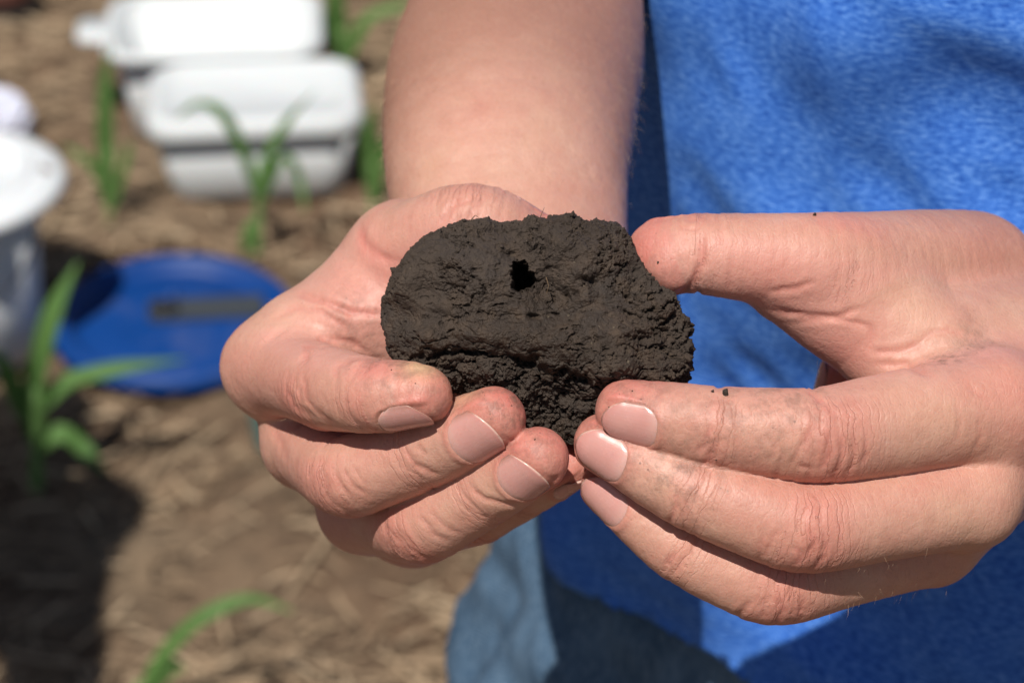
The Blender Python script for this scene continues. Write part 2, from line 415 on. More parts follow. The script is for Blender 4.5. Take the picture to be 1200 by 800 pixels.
#@@SDF
# ------------------------------------------------------------------ implicit body surfaces (camera-frame mm)
class Chain:
    """a limb or finger: spine samples with side / dorsal / palmar radii"""
    def __init__(s, joints, keys, dors, flat=(0.94, 1.0), step=3.2, smooth=1.6, end=1.0, name='', pulp=0.0):
        J = np.array(joints, float)
        seg = np.linalg.norm(np.diff(J, axis=0), axis=1)
        n = np.maximum(2, np.round(seg / step).astype(int))
        T = np.concatenate([np.linspace(i, i + 1, k, endpoint=False) for i, k in enumerate(n)] + [[len(J) - 1.0]])
        P = np.stack([np.interp(T, np.arange(len(J)), J[:, k]) for k in range(3)], 1)
        if smooth > 0 and len(P) > 4:
            w = np.exp(-0.5 * (np.arange(-5, 6) / smooth) ** 2); w /= w.sum()
            Pp = np.concatenate([2 * P[0] - P[5:0:-1], P, 2 * P[-1] - P[-2:-7:-1]]) if len(P) > 6 else None
            if Pp is not None:
                P = np.stack([np.convolve(Pp[:, k], w, 'valid') for k in range(3)], 1)
        kt = np.array([k[0] for k in keys]); kr = np.array([k[1] for k in keys])
        r = np.interp(T, kt, kr)
        if len(r) > 6:
            rp_ = np.concatenate([np.full(3, r[0]), r, np.full(3, r[-1])])
            r = np.convolve(rp_, [0.06, 0.12, 0.2, 0.24, 0.2, 0.12, 0.06], 'valid')
        D = np.array(dors, float)
        if D.ndim == 1: D = np.repeat(D[None], len(J), 0)
        D = np.stack([np.interp(T, np.arange(len(J)), D[:, k]) for k in range(3)], 1)
        tan = nrm(np.gradient(P, axis=0))
        D = nrm(D - (D * tan).sum(1, keepdims=True) * tan)
        s.P, s.D, s.tan, s.T = P, D, tan, T
        s.S = np.cross(tan, D)
        s.rs = r; s.rd = r * flat[0]; s.rp = r * flat[1]
        if pulp:
            L = len(J) - 1
            s.rp = s.rp + pulp * np.exp(-((T - (L - 0.35)) / 0.28) ** 2)
        s.end = end
        s.arc = np.concatenate([[0], np.cumsum(np.linalg.norm(np.diff(P, axis=0), axis=1))])
        s.len = s.arc[-1]
        s.c = (P[:-1] + P[1:]) / 2
        s.rad = np.linalg.norm(np.diff(P, axis=0), axis=1) / 2 + np.maximum(np.maximum(s.rs, s.rp), s.rd)[1:]
        s.name = name
        s.seg = []
        for i in range(len(P) - 1):
            AB = P[i + 1] - P[i]; L2 = float(AB @ AB); Tn = AB / math.sqrt(L2)
            Dm = D[i] + D[i + 1]; Dm = Dm - (Dm @ Tn) * Tn; Dm = Dm / np.linalg.norm(Dm)
            s.seg.append((P[i].astype(np.float32), AB.astype(np.float32), (AB / L2).astype(np.float32), math.sqrt(L2), Tn.astype(np.float32), Dm.astype(np.float32)))
    def near(s, c, rad):
        return np.nonzero(np.linalg.norm(s.c - c, axis=1) < s.rad + rad)[0]
    def d(s, X, ids, full=False):
        best = np.full(len(X), 1e3, np.float32)
        if full: bu = np.zeros(len(X), np.float32); bt = np.zeros(len(X), np.float32); bT = np.zeros(len(X), np.float32)
        for i in ids:
            A, AB, AL, LL, Tn, Dm = s.seg[i]
            V = X - A
            t = np.minimum(np.maximum(V @ AL, 0), 1)
            V = V - t[:, None] * AB
            vd = V @ Dm; vt = V @ Tn
            vs2 = np.maximum(np.einsum('ij,ij->i', V, V) - vd * vd - vt * vt, 0)
            rs = (s.rs[i] + t * (s.rs[i + 1] - s.rs[i])).astype(np.float32)
            ru = s.rd[i] + t * (s.rd[i + 1] - s.rd[i]); rl = s.rp[i] + t * (s.rp[i + 1] - s.rp[i])
            rx = np.where(vd > 0, ru, rl); ra = rs * s.end
            k0 = vs2 / rs ** 2 + (vd / rx) ** 2 + (vt / ra) ** 2
            k1 = vs2 / rs ** 4 + vd * vd / rx ** 4 + vt * vt / ra ** 4
            k0 = np.sqrt(k0)
            dd = k0 * (k0 - 1) / np.sqrt(k1 + 1e-9)
            m = dd < best
            best = np.where(m, dd, best).astype(np.float32)
            if full:
                bu = np.where(m, s.len - (s.arc[i] + (t + vt / LL) * (s.arc[i + 1] - s.arc[i])), bu)
                Sm = np.cross(Tn, Dm)
                bt = np.where(m, np.arctan2(V @ Sm, vd), bt)
                bT = np.where(m, s.T[i] + t * (s.T[i + 1] - s.T[i]), bT)
        if full: return best, bu, bt, bT
        return best

def smin(a, b, k):
    h = np.clip(0.5 + 0.5 * (b - a) / k, 0, 1)
    return b + (a - b) * h - k * h * (1 - h)

class Hand:
    def __init__(s, palm, fingers, kp=9.0, kf=5.0, kff=0.7):
        s.palm, s.fingers, s.kp, s.kf, s.kff = palm, fingers, kp, kf, kff
    def f(s, X, c, rad):
        p = None
        for ch in s.palm:
            ids = ch.near(c, rad + s.kp * 2.2)
            if len(ids):
                d = ch.d(X, ids); p = d if p is None else smin(p, d, s.kp)
        out = None
        for ch in s.fingers:
            ids = ch.near(c, rad + 9.0)
            if len(ids):
                d = ch.d(X, ids)
                out = d if out is None else smin(out, d, s.kff)
        if p is not None: out = p if out is None else smin(out, p, s.kf)
        if out is None: out = np.full(len(X), 99.0, np.float32)
        return out

def extract(F, lo, hi, h, B=10, skip=None):
    """surface nets over sparse blocks of a field F.f(X, centre, radius)"""
    lo = np.array(lo, float); nb = np.ceil((np.array(hi) - lo) / (h * B)).astype(int)
    half = h * B / 2 * math.sqrt(3)
    S = 4                                            # coarse pass over super blocks
    g = np.stack(np.meshgrid(*[np.arange(0, n, S) for n in nb], indexing='ij'), -1).reshape(-1, 3)
    sub = np.stack(np.meshgrid(*[np.arange(S)] * 3, indexing='ij'), -1).reshape(-1, 3)
    blocks = []
    for b in g:
        ids = b + sub; ids = ids[(ids < nb).all(1)]
        C = (lo + (ids + 0.5) * h * B).astype(np.float32)
        cc = C.mean(0); d = F.f(C, cc, half * S)
        keep = np.abs(d) < half * 1.35 + 1.0
        if keep.any(): blocks.append(ids[keep])
    blocks = np.concatenate(blocks)
    ax = np.arange(B + 1)
    loc = np.stack(np.meshgrid(ax, ax, ax, indexing='ij'), -1).reshape(-1, 3)
    NB = nb * B + 4
    key = lambda a: (a[..., 0].astype(np.int64) * NB[1] + a[..., 1]) * NB[2] + a[..., 2]
    keys, verts, quads = [], [], []
    for b in blocks:
        base = b * B
        X = (lo + (base + loc) * h).astype(np.float32)
        c = lo + (base + B / 2) * h
        if skip is not None and skip(c): continue
        v = F.f(X, c, half).reshape(B + 1, B + 1, B + 1)
        sg = v < 0
        if sg.all() or not sg.any(): continue
        acc = np.zeros((B, B, B, 3), np.float32); cnt = np.zeros((B, B, B), np.float32)
        for a in range(3):
            v0 = np.moveaxis(v, a, 0); s0 = v0 < 0
            A0, A1 = v0[:-1], v0[1:]
            cr = s0[:-1] != s0[1:]
            t = np.where(cr, A0 / np.where(A0 == A1, 1, A0 - A1), 0)
            for d1 in (0, 1):
                for d2 in (0, 1):
                    m = cr[:, d1:B + d1, d2:B + d2]; tt = t[:, d1:B + d1, d2:B + d2]
                    pos = np.zeros((B, B, B, 3), np.float32)
                    pos[..., 0] = tt; pos[..., 1] = d1; pos[..., 2] = d2
                    pos = pos * m[..., None]
                    inv = np.argsort([a] + [x for x in range(3) if x != a])
                    mm = np.moveaxis(m, 0, a)
                    pp = np.moveaxis(pos, 0, a)[..., inv]
                    acc += pp; cnt += mm
            # quads for edges whose low node lies in this block
            e = np.argwhere(cr[:, :B, :B])
            if len(e):
                flip = s0[:-1][tuple(e.T)]
                o = [x for x in range(3) if x != a]
                n3 = np.zeros((len(e), 3), int); n3[:, a] = e[:, 0]; n3[:, o[0]] = e[:, 1]; n3[:, o[1]] = e[:, 2]
                n3 += base + 1
                q = []
                for d1, d2 in ((0, 0), (-1, 0), (-1, -1), (0, -1)):
                    m3 = n3.copy(); m3[:, o[0]] += d1; m3[:, o[1]] += d2
                    q.append(key(m3))
                q = np.stack(q, 1)
                if a == 1: flip = ~flip
                q[~flip] = q[~flip][:, ::-1]
                quads.append(q)
        m = cnt > 0
        ijk = np.argwhere(m)
        verts.append((lo + (base + ijk + acc[m] / cnt[m][:, None]) * h).astype(np.float32))
        keys.append(key(ijk + base + 1))
    keys = np.concatenate(keys); verts = np.concatenate(verts); quads = np.concatenate(quads)
    od = np.argsort(keys); ks = keys[od]
    ix = np.clip(np.searchsorted(ks, quads), 0, len(ks) - 1)
    ok = (ks[ix] == quads).all(1)
    return verts, od[ix][ok]

def in_chunks(V, size, fn):
    """call fn(index array, centre, radius) on spatial chunks of V"""
    k = np.floor(V / size).astype(np.int64); k -= k.min(0)
    kk = (k[:, 0] * 4096 + k[:, 1]) * 4096 + k[:, 2]
    od = np.argsort(kk); cuts = np.nonzero(np.diff(kk[od]))[0] + 1
    for ids in np.split(od, cuts):
        c = (V[ids].min(0) + V[ids].max(0)) / 2
        fn(ids, c, np.linalg.norm(V[ids] - c, axis=1).max() + 0.5)

_TET = np.array([[1, -1, -1], [-1, -1, 1], [-1, 1, -1], [1, 1, 1]], np.float32)
def project(F, V, iters=2, e=0.25, chunk=13.0):
    V = V.copy(); N = np.zeros_like(V)
    def fn(ids, c, rad):
        X = V[ids]; k = len(X)
        for it in range(iters):
            f = F.f(np.concatenate([X] + [X + q * e for q in _TET]), c, rad + 2)
            g = sum(_TET[i] * f[(i + 1) * k:(i + 2) * k, None] for i in range(4))
            n = g / (np.linalg.norm(g, axis=1, keepdims=True) + 1e-9)
            X = X - np.clip(f[:k], -2 * e, 2 * e)[:, None] * n * 0.8
        V[ids] = X; N[ids] = n
    in_chunks(V, chunk, fn)
    return V, N

# ------------------------------------------------------------------ the two hands
p = pxz
def finger(name, j, r, dors, **kw):
    """j: MCP, PIP, DIP, tip centre;  r: radii at MCP, mid, PIP, mid, DIP, pad, tip"""
    keys = list(zip((0, .5, 1, 1.5, 2, 2.55, 3), r))
    return Chain([p(*q) for q in j], keys, dors, name=name, pulp=kw.pop('pulp', 0.7), **kw)

# person's right hand (left in the picture), palm up, fingers under the clod
A_index = finger('index', [(312, 432, -42), (384, 456, -9), (438, 466, 10), (494, 464, 14)], (11.5, 10.3, 10.4, 9.5, 9.0, 8.2, 6.6),
                 [(-.8, -.5, -.2), (-.35, -.9, .25), (-.1, -.92, .38), (-.05, -.90, .42)])
A_middle = finger('middle', [(356, 522, -46), (405, 562, -12), (500, 528, 0), (578, 491, 13)], (11.0, 10.2, 10.4, 9.6, 9.2, 8.6, 7.2),
                  [(-.7, -.6, -.2), (-.35, -.75, .5), (-.12, -.56, .8), (-.12, -.50, .86)])
A_ring = finger('ring', [(420, 600, -52), (494, 618, -14), (575, 571, 0), (630, 537, 13)], (10.5, 9.6, 10.0, 9.0, 8.6, 8.2, 6.9),
                [(-.6, -.7, 0), (-.3, -.8, .45), (-.12, -.56, .8), (-.12, -.48, .86)])
A_pinky = finger('pinky', [(480, 620, -58), (560, 600, -34), (622, 570, -20), (668, 545, -10)], (9.5, 8.6, 8.6, 7.8, 7.4, 7.0, 6.0),
                 [(-.5, -.8, 0), (-.3, -.9, .1), (-.1, -.95, -.2), (0, -.95, -.3)])
A_thumb = Chain([p(548, 322, -62), p(462, 302, -38), p(552, 257, -20), p(628, 292, -26)],
                list(zip((0, .5, 1, 1.5, 2, 2.5, 3), (15, 15, 13.2, 11.6, 11.4, 10.5, 8.5))),
                [(-.5, .7, .3), (-.5, .8, .1), (.1, .9, -.35), (.3, .75, -.55)], name='thumb', pulp=0.8, smooth=2.2)
WA = (607, 312, -66)
ELB_A = world2cam((0.004, 0.735, 1.112)); SHO_A = world2cam((0.035, 0.765, 1.375))
A_palm = [Chain([p(*WA), p(330, 436, -44)], [(0, 15), (.5, 13), (1, 11)], (-.5, -.3, -.8), name='palm', step=12, smooth=0),
          Chain([p(*WA), p(368, 520, -48)], [(0, 15), (.5, 12.5), (1, 11)], (-.5, -.3, -.8), name='palm', step=12, smooth=0),
          Chain([p(*WA), p(430, 594, -54)], [(0, 15), (.5, 12.5), (1, 10.5)], (-.5, -.3, -.8), name='palm', step=12, smooth=0),
          Chain([p(*WA), p(490, 612, -60)], [(0, 15), (.5, 13.5), (1, 10)], (-.5, -.3, -.8), name='palm', step=12, smooth=0),
          Chain([p(462, 308, -40), p(395, 362, -44), p(328, 424, -44)], [(0, 12.5), (1, 11.5), (2, 11)], (-.5, .5, 0), name='web', step=8, smooth=0),
          Chain([p(348, 396, -37), p(405, 368, -31), p(500, 362, -32)], [(0, 9.0), (1, 8.2), (2, 8.0)], (0, .5, 1), name='web', step=8, smooth=0),
          Chain([p(362, 412, -37), p(430, 402, -36), p(500, 400, -36)], [(0, 9.5), (1, 8.8), (2, 9)], (0, .5, 1), name='web', step=8, smooth=0),
          Chain([p(480, 300, -46), p(560, 330, -58)], [(0, 14), (1, 15)], (-.5, .3, .5), name='thenar', step=8, smooth=0)]
A_arm = Chain([p(*WA), p(592, 200, -84), p(600, 100, -112), p(627, 0, -140), ELB_A], [(0, 29), (1, 33.3), (2, 36.6), (3, 34.5), (3.5, 36), (4, 36)],
              [(0.1, 0.5, 0.8)] * 5, flat=(0.80, 0.80), step=6, smooth=1.2, name='forearm')
A_up = Chain([ELB_A, SHO_A], [(0, 38), (.5, 44), (1, 50)], (0, -.2, 1), flat=(1, 1), step=10, smooth=0, name='upper arm')
HA = Hand(A_palm + [A_arm, A_up], [A_index, A_middle, A_ring, A_pinky, A_thumb])

# person's left hand (right in the picture), seen on the thumb side
B_index = finger('index', [(1160, 478, 2), (958, 512, 18), (838, 502, 18), (734, 481, 15)], (13.0, 12.3, 10.9, 10.2, 9.5, 8.6, 6.7),
                 [(.3, -.5, .8), (0, -.5, .86), (0, -.48, .87), (0, -.48, .87)])
B_middle = finger('middle', [(1132, 583, 0), (938, 621, 16), (812, 577, 15), (707, 519, 10)], (12.0, 11.0, 10.7, 9.8, 9.2, 8.2, 6.5),
                  [(.2, -.4, .85), (-.05, -.45, .88), (-.15, -.4, .9), (-.2, -.38, .9)])
B_ring = finger('ring', [(1085, 632, -16), (905, 690, 3), (797, 645, 4), (712, 570, 1)], (11.5, 10.0, 9.9, 8.8, 8.3, 7.5, 6.0),
                [(.2, -.5, .8), (-.1, -.55, .82), (-.3, -.5, .8), (-.35, -.45, .8)])
B_pinky = finger('pinky', [(1062, 622, -38), (968, 585, -52), (974, 500, -66), (984, 440, -64)], (10.0, 8.6, 8.4, 7.6, 7.2, 6.8, 5.6),
                 [(-.2, -.6, .3), (-.8, -.4, .1), (-.9, .1, 0), (-.8, .3, 0)])
B_thumb = Chain([p(1135, 324, -44), p(968, 308, -8), p(818, 296, -4), p(777, 297, -7)],
                list(zip((0, .35, .7, 1, 1.5, 2, 2.5, 3), (18, 16.5, 14.2, 12.8, 10.9, 9.7, 9.0, 8.2))),
                [(.1, 1, .0), (.1, .9, -.3), (0, .75, -.62), (0, .72, -.68)], name='thumb', pulp=1.9)
WB = (1318, 388, -66)
ELB_B = world2cam((0.362, 0.67, 1.065)); SHO_B = world2cam((0.372, 0.755, 1.37))
B_palm = [Chain([p(*WB), p(1175, 478, -2)], [(0, 16), (.5, 15), (1, 12.5)], (.6, -.2, .6), name='back', step=12, smooth=0),
          Chain([p(*WB), p(1142, 580, -4)], [(0, 16), (.5, 14), (1, 11.5)], (.6, -.2, .6), name='back', step=12, smooth=0),
          Chain([p(*WB), p(1100, 625, -20)], [(0, 16), (.5, 14), (1, 11)], (.6, -.2, .6), name='back', step=12, smooth=0),
          Chain([p(*WB), p(1075, 612, -38)], [(0, 16), (.5, 14), (1, 10)], (.6, -.2, .6), name='back', step=12, smooth=0),
          Chain([p(925, 338, -11), p(1008, 398, -14), p(1066, 452, -10)], [(0, 9.0), (1, 8.3), (2, 8.5)], (.5, .5, .6), name='web', step=8, smooth=0),
          Chain([p(1010, 345, -12), p(1090, 400, -14), p(1200, 400, -34)], [(0, 11.5), (1, 13), (2, 17)], (.1, .2, 1), name='web', step=8, smooth=0),
          Chain([p(1040, 400, -40), p(1150, 430, -50)], [(0, 10), (1, 15)], (.1, .2, 1), name='thenar', step=8, smooth=0)]
B_arm = Chain([p(*WB), ELB_B], [(0, 28), (.3, 31), (.75, 39), (1, 36)], [(0.2, 1, 0.3)] * 2, flat=(0.85, 0.85), step=6, smooth=0, name='forearm')
B_up = Chain([ELB_B, SHO_B], [(0, 38), (.5, 44), (1, 50)], (0, -.2, 1), flat=(1, 1), step=10, smooth=0, name='upper arm')
HB = Hand(B_palm + [B_arm, B_up], [B_index, B_middle, B_ring, B_pinky, B_thumb], kp=12.0)

# nails: (chain, start, end in mm from the last spine point toward the base, half angle)
NAILS = [(A_index, 8.2, -3.4, 0.92), (A_middle, 8.8, -3.5, 1.10), (A_ring, 7.8, -3.3, 1.08), (A_pinky, 6.5, -4.0, 1.0), (A_thumb, 12.0, -4.0, 0.95),
         (B_index, 8.6, -4.7, 0.86), (B_middle, 8.4, -5.0, 0.95), (B_ring, 8.2, -4.8, 0.95), (B_thumb, 11.0, -4.0, 0.9), (B_pinky, 7, -4, 0.95)]
NAIL_OF = {id(n[0]): n for n in NAILS}

def skin_detail(hand, V, N, side):
    """per-vertex finger coordinates, colours and fine relief"""
    n = len(V)
    fu = np.zeros(n, np.float32); fv = np.zeros(n, np.float32); wr = np.zeros(n, np.float32)
    red = np.zeros(n, np.float32); pale = np.zeros(n, np.float32); palm = np.zeros(n, np.float32); dirt = np.zeros(n, np.float32)
    disp = np.zeros(n, np.float32)
    def fn(ids, c, rad):
        X = V[ids]; bd = np.full(len(ids), 3.0, np.float32)
        for ch in hand.fingers:
            seg = ch.near(c, rad + 6)
            if not len(seg): continue
            d, u, th, T = ch.d(X, seg, True)
            m = d < bd
            if not m.any(): continue
            bd = np.where(m, d, bd)
            r = np.interp(T, ch.T, ch.rs)
            dors = np.cos(th)
            L = 3.0
            th_ = ch.name == 'thumb'
            back = sstep(-0.1, 0.55, dors)
            front = sstep(-0.1, 0.5, -dors)
            def at(t, w): return np.exp(-((T - t) / w) ** 2)
            w = back * (0.95 * at(1.0, 0.22) + 0.75 * at(1.93, 0.15) + 0.15 * at(0.15, .3)) + 0.05
            if th_: w = back * (0.9 * at(2.0, 0.22)) + 0.35 * front * at(2.0, .12) + 0.15
            w += front * (0.5 * at(1.0, 0.07) + 0.45 * at(2.0, 0.05) + .25 * at(0.35, .05))
            rd = 0.75 * sstep(2.3, 3.0, T) + back * (0.55 * at(1.0, 0.2) + 0.30 * at(2.0, 0.16)) + 0.25 * front * sstep(1.2, 2.8, T)
            rd += 0.35 * sstep(0.3, 1.0, np.abs(np.sin(th))) * 0.5
            q = np.zeros(len(X), np.float32)
            # joint folds, geometric
            for t0, w0, a0 in ((1.0, 0.028, 0.55), (1.09, 0.02, 0.35), (2.0, 0.028, 0.5), (0.40, 0.03, 0.5)):
                if th_ and t0 != 2.0: continue
                q -= a0 * front * at(t0, w0 * 1.1)
            for t0, w0, a0 in ((0.94, 0.03, 0.30), (1.02, 0.03, 0.33), (1.10, 0.03, 0.25), (1.96, 0.028, 0.30), (1.88, 0.025, 0.18)):
                if th_ and t0 < 1.5: continue
                wob = 0.03 * np.sin(th * 3 + t0 * 9)
                q -= a0 * back * np.exp(-((T + wob - t0) / w0) ** 2)
            q += back * 0.5 * at(1.02, 0.13) * (0 if th_ else 1)
            nl = NAIL_OF.get(id(ch))
            if nl is not None:
                a, b, ha = nl[1], nl[2], nl[3]
                arcmm = u                                  # mm from last spine point, positive toward the base
                x = th / ha
                base = a - 0.22 * (a - b) * x * x * x * x * 1.0 - 1.6 * x * x
                ins = sstep(0.99, 0.84, np.abs(x)) * sstep(base - 0.2, base - 1.3, arcmm) * sstep(b - 1.2, b + 0.2, arcmm)
                q -= 0.42 * ins
                rim = np.exp(-((np.abs(x) - 1.10) / 0.13) ** 2) * sstep(base + 1, base - 1, arcmm) * sstep(b - 1, b + 2, arcmm) * (dors > -0.2)
                rim2 = np.exp(-((arcmm - base - 0.5) / 0.8) ** 2) * (np.abs(x) < 1.15)
                q += 0.38 * rim + 0.28 * rim2 * (1 - rim)
                w *= 1 - 0.9 * ins
                rd = rd + 0.30 * np.maximum(rim, rim2)
            g = m & (d < 2.5)
            k = ids[g]
            fade = sstep(2.5, 0.8, d[g])
            fu[k] = u[g]; fv[k] = (th * r)[g]; wr[k] = np.clip(w, 0, 1)[g] * fade; red[k] = rd[g] * fade
            palm[k] = front[g] * fade; disp[k] = q[g] * fade
        return
    in_chunks(V, 12.0, fn)
    V = V + N * disp[:, None]
    V = V + N * (0.10 * fbm(V / 7.0, 3) + 0.05 * fbm(V / 1.9, 2))[:, None]
    return V, dict(fu=fu, fv=fv, wr=wr, red=red, pale=pale, palm=palm, dirt=dirt, tan=np.zeros(n, np.float32))

def blob(V, px, py, z, r):
    return np.exp(-(((V - p(px, py, z)) / r) ** 2).sum(1))

H_RES = 0.64
VA, QA = extract(HA, (-90, -75, -175), (36, 136, 32), H_RES)
VA, NA = project(HA, VA, 1)
VA, ATA = skin_detail(HA, VA, NA, 'A')
VB, QB = extract(HB, (5, -85, -125), (166, 52, 40), H_RES)
VB, NB_ = project(HB, VB, 1)
VB, ATB = skin_detail(HB, VB, NB_, 'B')
CREASE_A = [
    ([(342, 340), (367, 350), (400, 360), (415, 372)], .55, 5), ([(385, 357), (412, 366), (452, 368)], .55, 4.5),
    ([(317, 377), (345, 361), (380, 366), (410, 387)], .40, 4), ([(420, 257), (425, 282), (440, 297), (467, 310)], .45, 6),
    ([(560, 231), (535, 240), (520, 260)], .40, 3.6), ([(542, 228), (525, 245), (515, 266)], .35, 3.4), ([(573, 228), (556, 242), (546, 262)], .3, 3.4),
    ([(357, 428), (360, 407), (380, 397), (410, 400), (442, 419)], .55, 4), ([(392, 447), (395, 430), (415, 419), (455, 421)], .38, 3.6),
    ([(355, 437), (360, 470), (380, 490), (395, 500)], .32, 3.6), ([(335, 455), (345, 475), (372, 495)], .30, 3.6), ([(348, 448), (353, 476), (372, 490)], .25, 3.2),
    ([(472, 524), (487, 545), (517, 557)], .42, 3.6), ([(489, 522), (500, 534)], .3, 3), ([(462, 530), (475, 552)], .22, 3),
    ([(390, 552), (400, 570), (412, 582)], .3, 3.2), ([(380, 560), (388, 577)], .3, 3.2), ([(400, 548), (415, 570), (430, 580)], .28, 3.2), ([(412, 548), (428, 568)], .22, 3),
    ([(551, 570), (567, 585), (592, 591), (607, 590)], .5, 3.8), ([(492, 605), (505, 622), (527, 636)], .3, 3.2), ([(480, 633), (490, 650), (503, 658)], .3, 3.2), ([(505, 600), (520, 616), (540, 626)], .22, 3.2),
    ([(318, 500), (330, 520), (336, 545)], .3, 5)]
CREASE_B = [
    ([(900, 342), (935, 337), (955, 330)], .35, 4), ([(900, 362), (945, 370), (982, 370), (1012, 360)], .45, 4.5), ([(925, 379), (975, 373), (1020, 382), (1022, 396), (1017, 412)], .35, 4),
    ([(1077, 402), (1090, 390), (1112, 387), (1134, 393)], .40, 4.5), ([(1022, 412), (1050, 413), (1080, 403)], .5, 5), ([(1027, 426), (1062, 427), (1092, 441)], .5, 4.5),
    ([(946, 455), (957, 464), (962, 474)], .6, 4), ([(951, 502), (937, 525), (927, 545)], .38, 3.4), ([(970, 505), (971, 530), (962, 552)], .42, 3.4), ([(986, 508), (987, 535), (975, 563)], .45, 3.4),
    ([(1015, 510), (1015, 530), (1007, 552)], .3, 3.2), ([(911, 520), (903, 540)], .3, 3.2), ([(918, 526), (913, 545), (910, 562)], .32, 3.2), ([(932, 544), (950, 549), (947, 566)], .32, 3.2), ([(1000, 508), (1001, 535), (992, 556)], .25, 3.2),
    ([(1132, 450), (1150, 465), (1162, 472)], .25, 4), ([(1120, 470), (1126, 495), (1120, 520)], .2, 4), ([(1145, 490), (1150, 510), (1142, 530)], .22, 4),
    ([(833, 498), (825, 520), (816, 532)], .4, 3.4), ([(841, 513), (832, 537), (821, 547)], .42, 3.4), ([(865, 508), (864, 547)], .22, 3.2), ([(852, 505), (850, 545)], .2, 3.2),
    ([(793, 575), (792, 595), (782, 615)], .48, 3.6), ([(805, 585), (800, 606)], .25, 3.2), ([(894, 622), (889, 658)], .32, 3.2), ([(913, 618), (902, 640), (893, 654)], .36, 3.2), ([(966, 622), (967, 651), (952, 667)], .42, 3.4), ([(945, 614), (956, 634), (945, 650)], .35, 3.4),
    ([(928, 640), (940, 650), (932, 664)], .3, 3.2), ([(985, 610), (985, 645)], .22, 3.2),
    ([(912, 698), (917, 714), (907, 734)], .42, 3.4), ([(880, 704), (862, 724)], .36, 3.4), ([(939, 702), (937, 724)], .32, 3.2), ([(895, 698), (893, 725)], .25, 3.2), ([(791, 645), (780, 663)], .42, 3.4), ([(802, 650), (793, 672)], .22, 3.2),
    ([(790, 246), (797, 264), (815, 270), (829, 254)], .35, 3.4), ([(800, 246), (806, 258), (818, 258), (822, 247)], .28, 3.2), ([(824, 276), (823, 310), (808, 337), (792, 347)], .6, 4.5), ([(858, 300), (854, 340)], .25, 4), ([(843, 262), (850, 290)], .2, 4)]
def add_creases(V, N, at, lines):
    px = V[:, 0] * FPX / (D0 - V[:, 2]) + 600; py = -V[:, 1] * FPX / (D0 - V[:, 2]) + 400
    d_ = np.zeros(len(V)); rd = np.zeros(len(V)); fac = sstep(0.0, 0.35, N[:, 2])
    wx = px + 2.0 * perlin(V / 2.6); wy = py + 2.0 * perlin(V / 2.6 + 30)
    for pts, dep, w in lines:
        P = np.array(pts, float)
        m = np.nonzero((px > P[:, 0].min() - 25) & (px < P[:, 0].max() + 25) & (py > P[:, 1].min() - 25) & (py < P[:, 1].max() + 25) & (V[:, 2] > -48))[0]
        if not len(m): continue
        n = len(P); best = np.full(len(m), 1e9); tt = np.zeros(len(m))
        for i in range(n - 1):
            A, B = P[i], P[i + 1]; ab = B - A
            t = np.clip(((wx[m] - A[0]) * ab[0] + (wy[m] - A[1]) * ab[1]) / (ab @ ab), 0, 1)
            dd = np.hypot(wx[m] - A[0] - t * ab[0], wy[m] - A[1] - t * ab[1])
            tt = np.where(dd < best, (i + t) / (n - 1), tt); best = np.minimum(best, dd)
        en = sstep(0, 0.18, tt) * sstep(1, 0.82, tt) * 0.8 + 0.2
        g = np.exp(-(best / w) ** 2)
        d_[m] += en * dep * (-1.25 * g + 0.42 * np.exp(-(best / (2.6 * w)) ** 2)); rd[m] = np.maximum(rd[m], 0.55 * en * g * min(1, dep * 1.5))
    at['red'] = at['red'] + (rd * fac).astype(np.float32)
    return V + N * np.clip(d_ * fac, -1.2, 0.6)[:, None]
VA = add_creases(VA, NA, ATA, CREASE_A)
VB = add_creases(VB, NB_, ATB, CREASE_B)
# local colour of the skin: pressed pads pale, creases and pads red, soil smear
ATA['pale'] += np.clip(1.1 * blob(VA, 492, 433, 16, 4.2) + 0.6 * blob(VA, 545, 455, 12, 5), 0, 1)
ATA['red'] += 0.7 * blob(VA, 440, 436, 14, 5.5) + 0.5 * blob(VA, 590, 465, 14, 5) + .5 * blob(VA, 430, 345, -25, 14)
ATA['palm'] = np.clip(ATA['palm'] + blob(VA, 420, 350, -30, 22), 0, 1)
ATA['dirt'] += 0.5 * blob(VA, 470, 440, 12, 12) + 0.4 * blob(VA, 560, 460, 12, 12)
ATA['tan'] = sstep(-52, -95, VA[:, 2]) * sstep(28, 44, VA[:, 1] - 0.1 * VA[:, 0])
ATB['tan'] = 0.55 * sstep(-5, -40, VB[:, 2])
ATB['palm'] = np.clip(ATB['palm'] + blob(VB, 960, 400, -8, 16), 0, 1)
ATB['red'] += 0.6 * blob(VB, 985, 420, -6, 10) + 0.4 * blob(VB, 900, 330, 0, 9) + 0.45 * blob(VB, 1180, 480, 10, 9)
ATB['dirt'] += 0.35 * blob(VB, 700, 540, 16, 12) + 0.35 * blob(VB, 860, 500, 22, 14) + 0.3 * blob(VB, 770, 320, 0, 9)
ATA['dirt'] += 0.5 * blob(VA, 600, 478, 16, 7) + 0.45 * blob(VA, 640, 530, 16, 7) + 0.35 * blob(VA, 420, 380, -25, 12)
ATB['dirt'] += 1.0 * blob(VB, 1105, 428, 6, 5.0) + 0.5 * blob(VB, 1148, 395, 0, 6) + 0.45 * blob(VB, 740, 470, 18, 9) + 0.5 * blob(VB, 790, 560, 22, 8) + 0.35 * blob(VB, 940, 480, 20, 12)

